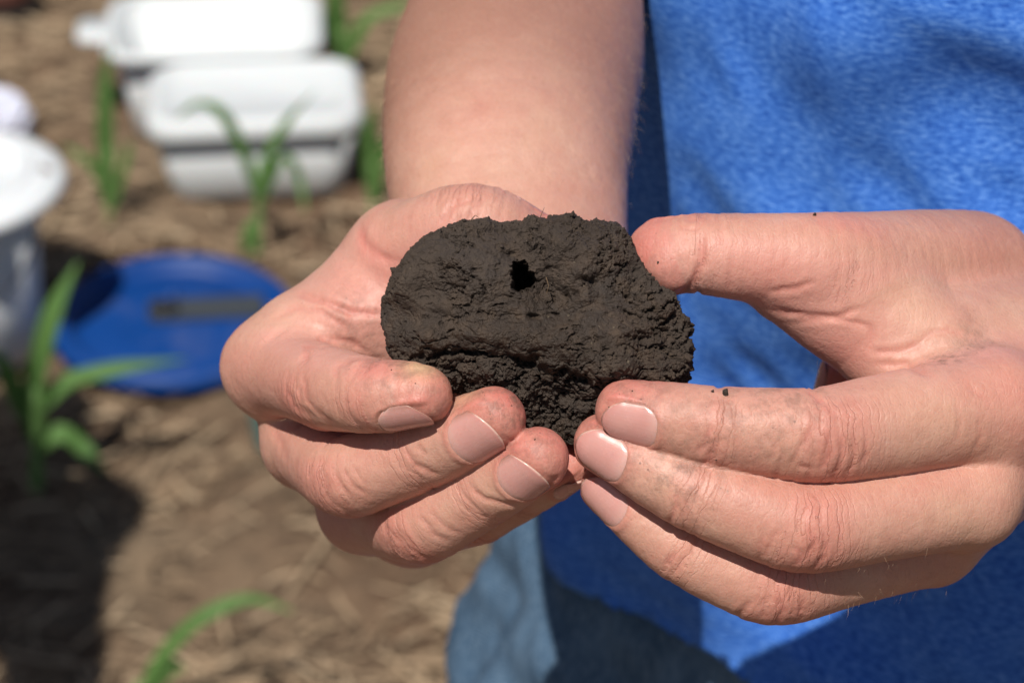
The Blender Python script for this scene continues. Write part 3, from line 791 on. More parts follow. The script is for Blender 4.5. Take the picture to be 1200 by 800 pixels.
# ------------------------------------------------------------------ whole person (coarse, mostly clothed or out of the frame)
W2 = world2cam
BX, BY = 0.195, 0.725                       # where the person stands
UPV = np.array([0, AX_U[2], AX_F[2] * -1])  # world up in the camera frame
UPV = W2((0, 0, 1)) - W2((0, 0, 0)); UPV /= np.linalg.norm(UPV)
FRV = W2((0, -1, 0)) - W2((0, 0, 0)); FRV /= np.linalg.norm(FRV)
def wchain(pts, keys, flat=(1, 1), step=12, smooth=1.2, dors=None, end=1.0, name=''):
    return Chain([W2(q) for q in pts], keys, FRV if dors is None else dors, flat=flat, step=step, smooth=smooth, end=end, name=name)
def torso(grow, fr=0.88):
    return wchain([(BX, BY, 0.78), (BX, BY, 0.90), (BX, BY, 1.06), (BX, BY + .01, 1.24), (BX, BY + .02, 1.37)],
                  [(0, 174 + grow), (1, 174 + grow), (2, 172 + grow), (3, 168 + grow), (4, 125 + grow)], flat=(fr, 0.62), end=0.35, name='torso')
LEG = [((BX - .085, BY, .80), (BX - .275, BY - .02, .44), (BX - .315, BY + .02, .09)), ((BX + .09, BY, .80), (BX + .15, BY - .03, .44), (BX + .18, BY + .02, .09))]
def legs(grow):
    return [wchain(L, [(0, 92 + grow), (.4, 82 + grow), (1, 58 + grow), (1.4, 56 + grow), (2, 38 + grow)]) for L in LEG]
HC = (BX, BY - .02, 1.60)
head = [wchain([(BX, BY + .03, 1.36), (BX, BY, 1.52)], [(0, 58), (1, 54)], name='neck'),
        wchain([(BX, BY + .0, 1.575), (BX, BY + .0, 1.645)], [(0, 72), (1, 78)], flat=(1.15, 1.2), name='skull'),
        wchain([(BX, BY - .045, 1.56), (BX, BY - .055, 1.525)], [(0, 52), (1, 36)], flat=(1, 1), name='jaw'),
        wchain([(BX, BY - .085, 1.60), (BX, BY - .105, 1.572)], [(0, 9), (1, 14)], flat=(.9, 1), step=8, name='nose'),
        wchain([(BX - .078, BY + .005, 1.61), (BX - .076, BY, 1.57)], [(0, 15), (1, 10)], name='ear'),
        wchain([(BX + .078, BY + .005, 1.61), (BX + .076, BY, 1.57)], [(0, 15), (1, 10)], name='ear')]
CORE = Hand([torso(-26, 0.66)] + legs(-9) + head[:3] + head[4:] + [A_arm, A_up, B_arm, B_up], [head[3]], kp=10, kf=10)
def in_hand(c):
    a = (c > np.array([-100, -90, -138])).all() and (c < np.array([40, 96, 45])).all()
    b = (c > np.array([0, -95, -100])).all() and (c < np.array([138, 60, 50])).all()
    return a or b
lo = np.min([W2((-.15, .4, 0)), W2((.62, 1.05, 1.78)), W2((-.15, 1.05, 0)), W2((.62, .4, 1.78)), W2((.62, 1.05, 0))], axis=0) - 10
hi = np.max([W2((-.15, .4, 0)), W2((.62, 1.05, 1.78)), W2((-.15, 1.05, 0)), W2((.62, .4, 1.78)), W2((-.15, .4, 1.78))], axis=0) + 10
VC, QC = extract(CORE, lo, hi, 6.0, B=10)
VC, NC = project(CORE, VC, 1, 1.0, 90.0)
VC = VC - NC * 0.5
keep = np.ones(len(VC), bool)
for (l, h_) in (((-100, -95, -175), (42, 126, 60)), ((0, -105, -140), (156, 70, 70))):
    keep &= ~((VC > l) & (VC < h_)).all(1)
# keep only the forearm stumps inside the hand boxes out
QC = QC[keep[QC].any(1)]
Vb = np.concatenate([VA, VB, VC]); Qb = np.concatenate([QA, QB + len(VA), QC + len(VA) + len(VB)])
me = np_mesh('body', cam2world(Vb), Qb)
for k in ATA:
    set_attr(me, k, np.concatenate([ATA[k], ATB[k], np.full(len(VC), 1.0 if k == 'tan' else 0.0, np.float32)]))
person = link('person', me, None, M_SKIN)
tag(person, 'person in blue shirt and jeans holding a dark soil clod between both hands', 'person')

# nails
def make_nail(ch, a, b, ha):
    na, nb_ = 22, 17
    A = np.linspace(a, b, na); X = np.linspace(-1, 1, nb_)
    V = []; at_a = []; at_b = []
    e = ch.len
    for i, aa in enumerate(A):
        for j, x in enumerate(X):
            back = 0.22 * (a - b) * x ** 4 + 1.6 * x * x                     # rounded root
            front = 0.16 * (a - b) * x ** 4 + 3.0 * x * x
            f = i / (na - 1)
            s = aa - back * (1 - f) ** 1.5 + front * f ** 1.5
            arc = e - s
            C = np.array([np.interp(arc, ch.arc, ch.P[:, k]) for k in range(3)]) + max(0, -s) * ch.tan[-1]
            D = nrm([np.interp(arc, ch.arc, ch.D[:, k]) for k in range(3)]); S = nrm([np.interp(arc, ch.arc, ch.S[:, k]) for k in range(3)])
            rd = np.interp(arc, ch.arc, ch.rd); rs = np.interp(arc, ch.arc, ch.rs)
            th = x * ha
            r = 1 / math.sqrt((math.cos(th) / rd) ** 2 + (math.sin(th) / rs) ** 2)
            drop = 0.055 * max(0, -s) ** 2 + 0.006 * max(0, 4 - s) ** 2 * 0.3
            edge = 0.15 * sstep(0.8, 1.0, abs(x)) + 0.2 * sstep(0.12, 0.0, f)
            off = -0.02 - edge
            V.append(C + (math.cos(th) * D + math.sin(th) * S) * (r - drop + off))
            at_a.append(f); at_b.append(x)
    V = np.array(V)
    F = [(i * nb_ + j, i * nb_ + j + 1, (i + 1) * nb_ + j + 1, (i + 1) * nb_ + j) for i in range(na - 1) for j in range(nb_ - 1)]
    me = np_mesh('fingernail', cam2world(V), np.array(F))
    set_attr(me, 'na', at_a); set_attr(me, 'nb', at_b)
    o = link('fingernail', me, person, M_NAIL)
    sol = o.modifiers.new('thickness', 'SOLIDIFY'); sol.thickness = 0.0005; sol.offset = 0.0
    return o
for nl in NAILS:
    make_nail(*nl)
# fine hairs on the forearm and the backs of the hands
def make_hairs():
    HV, HF = [], []
    def grow(V, N, w, dirv, n, L0):
        pick = RNG.choice(len(V), n, p=w / w.sum())
        for i in pick:
            L = L0 * RNG.uniform(0.5, 1.25); d = nrm(N[i] * RNG.uniform(.25, .7) + np.asarray(dirv) * 0.8 + RNG.normal(0, .28, 3))
            sd = nrm(np.cross(d, [0.1, 0.2, 1.0])); r = 0.018
            b = sum(len(q) for q in HV)
            c0 = V[i] - N[i] * 0.1; c1 = c0 + d * L * .5; c2 = c1 + nrm(d - N[i] * 0.35) * L * .5
            HV.append(np.array([c0 - sd * r, c0 + sd * r, c1 - sd * r * .8, c1 + sd * r * .8, c2]))
            HF.extend([(b, b + 1, b + 3), (b, b + 3, b + 2), (b + 2, b + 3, b + 4)])
    grow(VA, NA, np.clip(ATA['tan'], 0, 1) * (NA[:, 2] > -0.3) + 1e-9, (-.25, -.9, .2), 1300, 4.6)
    wA = blob(VA, 400, 250, -45, 16) + blob(VA, 345, 460, -20, 8); grow(VA, NA, wA * (NA[:, 2] > -.5) + 1e-9, (-.5, .5, .2), 70, 4.0)
    wB = blob(VB, 1040, 660, -4, 13) + .5 * blob(VB, 1000, 720, 0, 12) + 0.5 * blob(VB, 1080, 250, -30, 16) + .35 * blob(VB, 1120, 330, -20, 22)
    grow(VB, NB_, wB * (NB_[:, 2] > -.4) + 1e-9, (-.35, -.8, .3), 150, 3.4)
    o = link('arm_hair', np_mesh('arm_hair', cam2world(np.concatenate(HV)), np.array(HF), False), person, M_FUZZ); o['kind'] = 'stuff'
make_hairs()
def make_specks():
    ib = bmesh.new(); bmesh.ops.create_icosphere(ib, subdivisions=2, radius=1.0)
    iv = np.array([v.co for v in ib.verts]); fi = np.array([[v.index for v in f.verts] for f in ib.faces]); ib.free()
    CV, CF = [], []
    V = np.concatenate([VA, VB]); px = V[:, 0] * FPX / (D0 - V[:, 2]) + 600; py = -V[:, 1] * FPX / (D0 - V[:, 2]) + 400
    spots = [(849, 456, 0.75), (836, 455, .3), (720, 545, .22), (835, 541, .16), (548, 455, .24), (739, 456, .16), (626, 514, .16), (955, 248, .35)]
    for c_ in ((475, 440, 26), (560, 462, 24), (720, 470, 26), (770, 320, 26), (690, 520, 22)):
        spots += [(c_[0] + RNG.normal(0, c_[2]), c_[1] + RNG.normal(0, c_[2] * .6), 0.06 + RNG.gamma(1.2, .04)) for _ in range(2)]
    for q, (a, b, r_) in enumerate(spots):
        d = np.hypot(px - a, py - b); m = np.nonzero(d < 5)[0]
        if not len(m): continue
        i = m[np.argmax(V[m, 2] - 0.2 * d[m])]
        k = (1 + 0.7 * perlin(iv * 1.4 + q * 5.1)); k = k * (1 + 0.5 * iv[:, q % 3])
        CV.append(V[i] + np.array([0, .2, .5]) * r_ + iv * k[:, None] * r_); CF.append(fi + len(iv) * (len(CV) - 1))
    o = link('soil_crumbs', np_mesh('soil_crumbs', cam2world(np.concatenate(CV)), np.concatenate(CF)), None, M_CLOD)
    tag(o, 'tiny dark soil crumbs stuck to the fingers around the clod', 'crumbs', None, 'stuff')
make_specks()
#@@CLOD
# ------------------------------------------------------------------ soil clod
def make_clod():
    OUT = [(448, 372), (450, 350), (458, 325), (470, 305), (487, 288), (500, 277), (520, 268), (545, 260), (562, 259), (590, 262), (612, 260), (622, 253),
           (640, 256), (655, 253), (672, 253), (690, 261), (722, 264), (738, 278), (747, 305), (765, 330), (785, 342), (797, 354), (804, 372), (811, 403),
           (808, 425), (802, 450), (780, 478), (745, 500), (710, 512), (680, 518), (660, 518), (635, 512), (605, 496), (570, 478), (535, 460), (500, 445), (478, 435), (462, 424), (454, 408), (449, 390)]
    cx, cy = 628.0, 380.0
    P = np.array(OUT, float)
    X = (P[:, 0] - cx) / 5.0; Y = -(P[:, 1] - cy) / 5.0
    ang = np.arctan2(Y, X); rad = np.hypot(X, Y); od = np.argsort(ang); ang = ang[od]; rad = rad[od]
    ang = np.concatenate([ang - 2 * np.pi, ang, ang + 2 * np.pi]); rad = np.concatenate([rad] * 3)
    bm = bmesh.new(); bmesh.ops.create_icosphere(bm, subdivisions=9, radius=1.0)
    me = bpy.data.meshes.new('soil_clod'); bm.to_mesh(me); bm.free()
    n = len(me.vertices); U = np.empty(n * 3, np.float32); me.vertices.foreach_get('co', U); U = U.reshape(-1, 3).astype(float)
    U = nrm(U + np.array([0, 0, 0.45]))          # finer towards the broken face
    a = np.arctan2(U[:, 1], U[:, 0]); rho = np.hypot(U[:, 0], U[:, 1])
    Rm = np.interp(a, ang, rad)
    rr = np.sin(np.arcsin(np.clip(rho, 0, 1)) ** 1.0)
    rr = rr ** 0.80                                    # wider flat face
    zz = np.sign(U[:, 2]) * np.abs(U[:, 2]) ** 0.80
    V = np.stack([rr * Rm * np.cos(a), rr * Rm * np.sin(a), zz * np.where(U[:, 2] > 0, 15.0, 17.0)], 1)
    me.vertices.foreach_set('co', (V).astype(np.float32).ravel()); me.update()
    N = np.empty(n * 3, np.float32); me.vertices.foreach_get('normal', N); N = N.reshape(-1, 3).astype(float)
    x = cx + V[:, 0] * 5; y = cy - V[:, 1] * 5                    # photo pixels at the clod plane
    front = sstep(0.0, 0.35, U[:, 2])
    # ledge: the lower face is set back under an overhanging lip
    lx = np.array([440, 470, 520, 560, 600, 640, 700, 750, 820]); ly = np.array([420, 412, 404, 404, 415, 424, 440, 444, 440])
    ledge = np.interp(x + 9 * perlin(V * 0.16), lx, ly) + 7 * fbm(V * 0.22, 3)
    below = sstep(-3, 7, y - ledge)
    V[:, 2] -= front * below * (1.7 + 1.8 * perlin(V * 0.09 + 5)) * sstep(455, 520, x)
    V[:, 2] -= front * 2.7 * np.exp(-((y - ledge - 7) / 6.0) ** 2) * sstep(0.0, 0.5, 0.20 + perlin(V * 0.15 + 3)) * sstep(470, 540, x)
    V[:, 2] -= front * 4.0 * sstep(415, 520, y)
    l2 = 352 + 0.16 * (x - 600) + 9 * fbm(V * 0.2 + 8, 3)
    V[:, 2] -= front * 1.5 * np.exp(-((y - l2) / 5.0) ** 2) * sstep(0.05, 0.4, perlin(V * 0.11 + 60)) * sstep(480, 540, x)
    V[:, 2] -= front * 3.2 * np.exp(-((x - 655) / 62) ** 2) * sstep(-4, 10, y - ledge)
    V[:, 2] += front * 1.6 * np.exp(-((y - ledge + 14) / 14.0) ** 2)
    # broad lumps, cracks, crumbs
    V += N * (0.5 * fbm(V / 9.0, 3))[:, None]
    V[:, 2] += front * (4.2 * fbm(V / 19.0, 2) + 2.5 * fbm(V / 9.0 + 3, 2) + 1.6 * np.exp(-((x - 632 - 0.25 * (y - 380)) / 16) ** 2) * sstep(345, 365, y) * sstep(420, 400, y) + 3.0 * np.exp(-(((x - 725) / 55) ** 2 + ((y - 405) / 40) ** 2)) + 2.2 * np.exp(-(((x - 520) / 50) ** 2 + ((y - 335) / 50) ** 2)) - 2.2 * np.exp(-(((x - 665) / 35) ** 2 + ((y - 345) / 25) ** 2)))
    rough = np.clip(0.25 + 0.75 * below + 0.75 * sstep(700, 800, x) + 0.5 * sstep(300, 262, y) + 0.5 * (perlin(V / 12.0 + 9) > 0.12) - 0.3 * sstep(560, 480, x) * (1 - below), 0.12, 1.3)
    rough[front < 0.5] = 0.5
    c1 = np.minimum(fbm(V / 5.0 + 40, 3), 0.55)
    V += N * (0.75 * c1 * (0.45 + 0.55 * rough) + 0.30 * np.maximum(fbm(V / 1.6 + 50, 3), -0.2) * (0.5 + rough))[:, None]
    rid = fbm(V / np.array([4.2, 2.9, 3.6]) + 11, 3, ridge=True)
    V -= N * (np.clip(rid - 1.02, 0, 1) * 3.0 * np.clip(rough, .3, 1.1))[:, None]
    # crumbs: cellular bumps
    def cell(Q):
        ip = np.floor(Q).astype(np.int64); best = np.full(len(Q), 9.0)
        for dx in (-1, 0, 1):
            for dy in (-1, 0, 1):
                for dz in (-1, 0, 1):
                    c = ip + (dx, dy, dz)
                    h = (c[:, 0] * 73856093) ^ (c[:, 1] * 19349663) ^ (c[:, 2] * 83492791)
                    o = np.stack([((h >> s) & 1023) / 1023.0 for s in (0, 7, 13)], 1)
                    best = np.minimum(best, ((c + o - Q) ** 2).sum(1))
        return np.sqrt(best)
    V += N * (np.clip(0.75 - cell(V / 1.7 + 0.35 * perlin(V / 2.0)[:, None]), -0.3, 1) * 0.85 * np.clip(rough - 0.15, 0, 1.1) * sstep(-0.25, 0.25, perlin(V / 4.0 + 77) + 0.4 * (rough - .5)))[:, None]
    V += N * (np.clip(0.75 - cell(V / 0.85), -0.3, 1) * 0.34 * np.clip(rough, 0.1, 1) * sstep(-0.3, 0.3, perlin(V / 3.0 + 31)))[:, None]
    V += N * (0.20 * fbm(V / 0.8, 3, gain=0.6) * (0.6 + 0.7 * rough))[:, None]
    V += N * (1.5 * fbm(V / 4.5 + 70, 3) * sstep(730, 800, x))[:, None]
    # worm hole
    wob = 1.05 + 0.13 * np.sin(np.arctan2(y - 328, x - 612) * 3 + 1) + 0.22 * perlin(V / 1.5) + 0.14 * perlin(V / 0.6)
    hx = (x - 612 - 1.5 * (y - 328) * 0.1) / 14.0; hy = (y - 327) / 19.0
    d = np.hypot(hx, hy) / wob
    V[:, 2] -= front * (20.0 * sstep(1.0, 0.55, d) + 2.6 * np.exp(-((np.hypot((x - 624) / 25, (y - 326) / 26)) / 1.0) ** 2))
    for hx_, hy_, r1, dp in ((690, 332, 9, 2.2), (668, 345, 7, 1.5), (640, 318, 7, 1.6), (742, 395, 8, 2.0), (600, 300, 6, 1.2), (560, 318, 5, 1.2), (625, 372, 4, 2.0)):
        V[:, 2] -= front * dp * np.exp(-(((x - hx_) / (r1 * 1.6)) ** 2 + ((y - hy_) / (r1 * 0.7)) ** 2)) * (1 + perlin(V / 1.5))
    # loose crumbs stuck to the broken face
    fr = np.nonzero((U[:, 2] > -0.1))[0]
    wgt = np.clip(rough[fr], 0.12, 1.2) ** 1.6; pick = RNG.choice(fr, 1100, p=wgt / wgt.sum())
    ib = bmesh.new(); bmesh.ops.create_icosphere(ib, subdivisions=2, radius=1.0)
    iv = np.array([v.co for v in ib.verts]); fi = np.array([[v.index for v in f.verts] for f in ib.faces]); ib.free()
    CV, CF = [], []
    for q, i in enumerate(pick):
        r_ = min(0.14 + RNG.gamma(1.4, 0.12), 0.9)
        k = 1 + 0.85 * perlin(iv * 1.1 + q * 3.7)
        CV.append(V[i] + N[i] * r_ * 0.05 + iv * k[:, None] * r_ * RNG.uniform(0.6, 1.2, 3)); CF.append(fi + q * len(iv))
    CV = np.concatenate(CV); CF = np.concatenate(CF)
    # to the world
    sc = np.array([(cx - 600) * D0 / FPX, -(cy - 400) * D0 / FPX, 0])
    W = cam2world(V + sc)
    me.vertices.foreach_set('co', W.astype(np.float32).ravel())
    for q in me.polygons: pass
    me.polygons.foreach_set('use_smooth', np.ones(len(me.polygons), bool)); me.update()
    o = link('soil_clod', me, None, M_CLOD)
    tag(o, 'dark brown soil clod with a round worm hole held between the hands', 'soil clod')
    cr = link('crumbs', np_mesh('crumbs', cam2world(CV + sc), CF), o, M_CLOD); cr['kind'] = 'stuff'
    def rootlet(name, pts, r0):
        P = np.array([pxz(*q) for q in pts]); T = np.linspace(0, len(P) - 1, 14)
        C = np.stack([np.interp(T, np.arange(len(P)), P[:, k]) for k in range(3)], 1)
        bm = bmesh.new(); prev = None
        for i, c in enumerate(C):
            rr = r0 * (1 - 0.7 * i / 13)
            w = [bm.verts.new(tuple(cam2world(c + np.array([rr * math.cos(a), 0.3 * rr * math.sin(a), rr * math.sin(a)])))) for a in (0, 1.26, 2.51, 3.77, 5.03)]
            if prev:
                for k in range(5): bm.faces.new((prev[k], prev[(k + 1) % 5], w[(k + 1) % 5], w[k]))
            prev = w
        link(name, bm_mesh(name, bm), o, M_ROOT)
    rootlet('rootlet', [(631, 262, 2), (634, 252, 2.5), (638, 243, 3)], 0.14)
    rootlet('rootlet', [(548, 268, 4), (552, 258, 5), (557, 252, 5), (562, 256, 6)], 0.22)
    rootlet('rootlet', [(542, 270, 5), (550, 262, 6.5), (560, 262, 6)], 0.25)
    rootlet('rootlet', [(640, 325, 16.5), (643, 335, 17), (640, 345, 16.5)], 0.16)
    rootlet('rootlet', [(712, 380, 15), (709, 390, 15.5), (711, 399, 15)], 0.16)
    return o
clod = make_clod()

#@@CLOTH
# ------------------------------------------------------------------ clothing
class Simple:
    def __init__(s, chains, k): s.ch, s.k = chains, k
    def f(s, X, c, rad):
        out = None
        for ch in s.ch:
            ids = ch.near(c, rad + 2.2 * s.k)
            if len(ids):
                d = ch.d(X, ids); out = d if out is None else smin(out, d, s.k)
        return np.full(len(X), 199.0, np.float32) if out is None else out
def cut_mesh(V, Q, keep):
    Q = Q[keep[Q].all(1)]
    used = np.unique(Q); mp = np.full(len(V), -1); mp[used] = np.arange(len(used))
    return used, mp[Q]

slv = [wchain([(0.045, 0.76, 1.36), (0.02, 0.75, 1.20)], [(0, 62), (1, 66)], name='sleeve'),
       wchain([(0.365, 0.76, 1.36), (0.368, 0.715, 1.21)], [(0, 62), (1, 66)], name='sleeve')]
SH = Simple([torso(4)] + slv, 30)
VS, QS = extract(SH, lo, hi, 4.5, B=10)
VS, NS = project(SH, VS, 1, 1.0, 90.0)
WS = cam2world(VS)
th = np.arctan2(WS[:, 0] - BX, -(WS[:, 1] - BY))                 # 0 in front
hem = 0.832 - 0.014 * np.sin(th) ** 2 + 0.006 * np.sin(th * 5.0 + 1.0)
keep = (WS[:, 2] > hem - 0.004) & (np.hypot(WS[:, 0] - BX, WS[:, 1] - BY - .02) > np.where(WS[:, 2] > 1.37, 0.082, 0))
keep &= ~((WS[:, 2] < 1.215) & (np.abs(WS[:, 0] - BX) > 0.19))
# folds
u = th * 150.0; v = -(WS[:, 2] - 1.0) * 1000
q = np.stack([u / 95, v / 60 + u / 160, np.zeros_like(u)], 1)
f = 11.0 * perlin(q) + 5.0 * perlin(np.stack([u / 40 + v / 130, v / 120, u * 0 + 4], 1))
f += 5.0 * np.exp(-(((v + 150) - 0.25 * u) / 16) ** 2) * np.exp(-((u + 20) / 70) ** 2)
f -= 5.0 * np.exp(-(((v + 112) - 0.10 * u) / 13) ** 2) * np.exp(-((u - 10) / 60) ** 2)
rg = fbm(np.stack([u / 120 + v / 200, v / 70 - u / 110, u * 0 + 9], 1), 2, ridge=True)
f += 5.0 * sstep(0.20, 1.3, rg)
low = sstep(60, 190, v)
f += low * 8.0 * np.sin(u / 24.0 + v / 60 + 1.5 * perlin(np.stack([u / 60, v / 60, u * 0], 1)))
f += 2.0 * np.exp(-((WS[:, 2] - hem - 0.018) / 0.002) ** 2) * 0.4
Nw = nrm(NS[:, 0:1] * AX_R + NS[:, 1:2] * AX_U - NS[:, 2:3] * AX_F)
WS = WS + Nw * (f * 0.001)[:, None]
WS[:, 2] = np.where(keep & (WS[:, 2] < hem + 0.0015), hem, WS[:, 2])
used, Q2 = cut_mesh(WS, QS, keep)
me = np_mesh('shirt', WS[used], Q2)
set_attr(me, 'cu', u[used]); set_attr(me, 'cv', v[used])
shirt = link('shirt', me, person, M_SHIRT)
sol = shirt.modifiers.new('thickness', 'SOLIDIFY'); sol.thickness = 0.0016; sol.offset = -1

pel = wchain([(BX, BY, 1.0), (BX, BY, 0.86), (BX, BY, 0.78)], [(0, 146), (1, 166), (2, 160)], flat=(0.84, 0.70), end=0.4)
JE = Simple([pel] + legs(5), 26)
VJ, QJ = extract(JE, lo, hi, 5.0, B=10)
VJ, NJ = project(JE, VJ, 1, 1.0, 90.0)
WJ = cam2world(VJ)
keep = (WJ[:, 2] < 0.99) & (WJ[:, 2] > 0.045)
Nw = nrm(NJ[:, 0:1] * AX_R + NJ[:, 1:2] * AX_U - NJ[:, 2:3] * AX_F)
f = 13.0 * fbm(WJ * np.array([16, 16, 7.0]) + WJ[:, 2:3] * np.array([6, 0, 0]), 3) + 3.0 * perlin(WJ * np.array([20, 20, 44.0]))
WJ = WJ + Nw * (f * 0.001)[:, None]
used, Q2 = cut_mesh(WJ, QJ, keep)
me = np_mesh('jeans', WJ[used], Q2)
jeans = link('jeans', me, person, M_DENIM)
sol = jeans.modifiers.new('thickness', 'SOLIDIFY'); sol.thickness = 0.0018; sol.offset = -1
for L in LEG:
    a = np.array(L[2])
    SB = Simple([wchain([(a[0], a[1] + .03, .055), (a[0], a[1] - .12, .045), (a[0], a[1] - .19, .04)], [(0, 42), (1, 46), (2, 36)], flat=(.95, .95)),
                 wchain([(a[0], a[1] + .01, .05), (a[0], a[1] + .01, .13)], [(0, 42), (1, 45)])], 25)
    c = W2(a)
    VV, QQ = extract(SB, c - 280, c + 280, 7.0)
    W_ = cam2world(VV); W_[:, 2] = np.maximum(W_[:, 2], 0.004)
    link('boot', np_mesh('boot', W_, QQ), person, M_LEATHER)
hs = Simple([wchain([(BX, BY + .012, 1.60), (BX, BY + .012, 1.665)], [(0, 80), (1, 80)], flat=(1.02, 1.25))], 10)
VV, QQ = extract(hs, W2(HC) - 170, W2(HC) + 170, 6.0)
W_ = cam2world(VV)
used, Q2 = cut_mesh(W_, QQ, ~((W_[:, 1] < BY - .035) & (W_[:, 2] < 1.66)))
ho = link('hair', np_mesh('hair', W_[used], Q2), person, M_HAIR)
sol = ho.modifiers.new('thickness', 'SOLIDIFY'); sol.thickness = 0.008; sol.offset = 1
# somebody standing beside the camera, out of the frame: the shadow falls on the soil at the lower left
def bystander(x, y):
    q = lambda dx, dy, z: (x + dx, y + dy, z)
    tr = Simple([wchain([q(0, 0, .85), q(0, 0, 1.05), q(0, .01, 1.28), q(0, .01, 1.40)], [(0, 165), (1, 160), (2, 185), (3, 130)], flat=(.68, .68), end=.4),
                 wchain([q(.15, 0, 1.38), q(.19, .02, 1.10), q(.25, -.05, .95)], [(0, 62), (1, 50), (2, 46)]),
                 wchain([q(-.17, 0, 1.39), q(-.28, .0, 1.12), q(-.25, -.12, .92)], [(0, 62), (1, 50), (2, 44)])], 25)
    lg = Simple([wchain([q(-.09, 0, .88), q(-.11, -.02, .48), q(-.12, .02, .06)], [(0, 98), (1, 68), (2, 54)]),
                 wchain([q(.09, 0, .88), q(.11, -.02, .48), q(.12, .02, .06)], [(0, 98), (1, 68), (2, 54)])], 25)
    bd = Simple([wchain([q(0, .02, 1.38), q(0, 0, 1.53)], [(0, 60), (1, 56)]), wchain([q(0, 0, 1.59), q(0, 0, 1.67)], [(0, 74), (1, 80)], flat=(1.15, 1.2)),
                 wchain([q(0, -.05, 1.57), q(0, -.06, 1.54)], [(0, 52), (1, 38)]), wchain([q(0, -.09, 1.615), q(0, -.108, 1.59)], [(0, 9), (1, 13)], step=8)], 14)
    hr = Simple([wchain([q(.25, -.05, .95), q(.27, -.06, .90), q(.28, -.07, .84)], [(0, 34), (1, 42), (2, 26)])], 14)
    hl_ = Simple([wchain([q(-.25, -.12, .92), q(-.245, -.15, .84), q(-.24, -.16, .76)], [(0, 32), (1, 38), (2, 24)])], 14)
    bt_ = Simple([wchain([q(-.12, .04, .055), q(-.13, -.17, .045)], [(0, 48), (1, 44)]), wchain([q(.12, .04, .055), q(.13, -.17, .045)], [(0, 48), (1, 44)])], 10)
    pts = [W2((x + a, y + b, c)) for a in (-.45, .45) for b in (-.35, .35) for c in (-.03, 1.82)]
    l_, h_ = np.min(pts, axis=0), np.max(pts, axis=0)
    root = None
    for nm, F_, m_ in (('head', bd, M_SKIN), ('jacket', tr, M_DARK), ('hand', hr, M_SKIN), ('hand', hl_, M_SKIN), ('trousers', lg, M_DENIM), ('shoes', bt_, M_SOLE)):
        VV, QQ = extract(F_, l_, h_, 11.0)
        W_ = cam2world(VV); W_[:, 2] = np.maximum(W_[:, 2], 0.003)
        o = link('person' if root is None else nm, np_mesh(nm, W_, QQ), root, m_)
        if root is None: root = o
    tag(root, 'bystander in a dark jacket standing out of frame, shading the soil lower left', 'person')
bystander(-0.84, 1.12)
#@@BG
# ------------------------------------------------------------------ ground
def make_ground():
    def grid(x0, x1, y0, y1, h):
        xs = np.arange(x0, x1 + h / 2, h); ys = np.arange(y0, y1 + h / 2, h)
        return xs, ys
    xs = np.concatenate([[-900, -200, -60, -20, -8, -4, -2.4], np.arange(-1.7, 1.01, 0.012), [1.6, 2.6, 4, 8, 20, 60, 200, 900]])
    ys = np.concatenate([[-900, -200, -60, -20, -8, -3, -1, -0.2, 0.5], np.arange(1.0, 4.6, 0.012), [5, 6, 8, 12, 20, 60, 200, 900]])
    Xg, Yg = np.meshgrid(xs, ys, indexing='ij')
    P = np.stack([Xg.ravel(), Yg.ravel(), np.zeros(Xg.size)], 1)
    m = sstep(-2.2, -1.7, P[:, 0]) * sstep(1.5, 1.0, P[:, 0]) * sstep(0.6, 1.0, P[:, 1]) * sstep(4.9, 4.5, P[:, 1])
    z = 0.020 * fbm(P * 3.3, 3) + 0.011 * fbm(P * 14, 3) + 0.006 * fbm(P * 40, 2)
    P[:, 2] = np.maximum(z, -0.03) * m - 0.004
    nx, ny = len(xs), len(ys)
    i, j = np.meshgrid(np.arange(nx - 1), np.arange(ny - 1), indexing='ij')
    a = (i * ny + j).ravel()
    F = np.stack([a, a + ny, a + ny + 1, a + 1], 1)
    o = link('ground', np_mesh('ground', P, F), None, M_GROUND)
    tag(o, 'brown crop field soil covered with straw residue', None, None, 'structure')
make_ground()
def ground_z(x, y):
    P = np.array([[x, y, 0.0]])
    return float(np.maximum(0.020 * fbm(P * 3.3, 3) + 0.011 * fbm(P * 14, 3) + 0.006 * fbm(P * 40, 2), -0.03)[0]) - 0.004

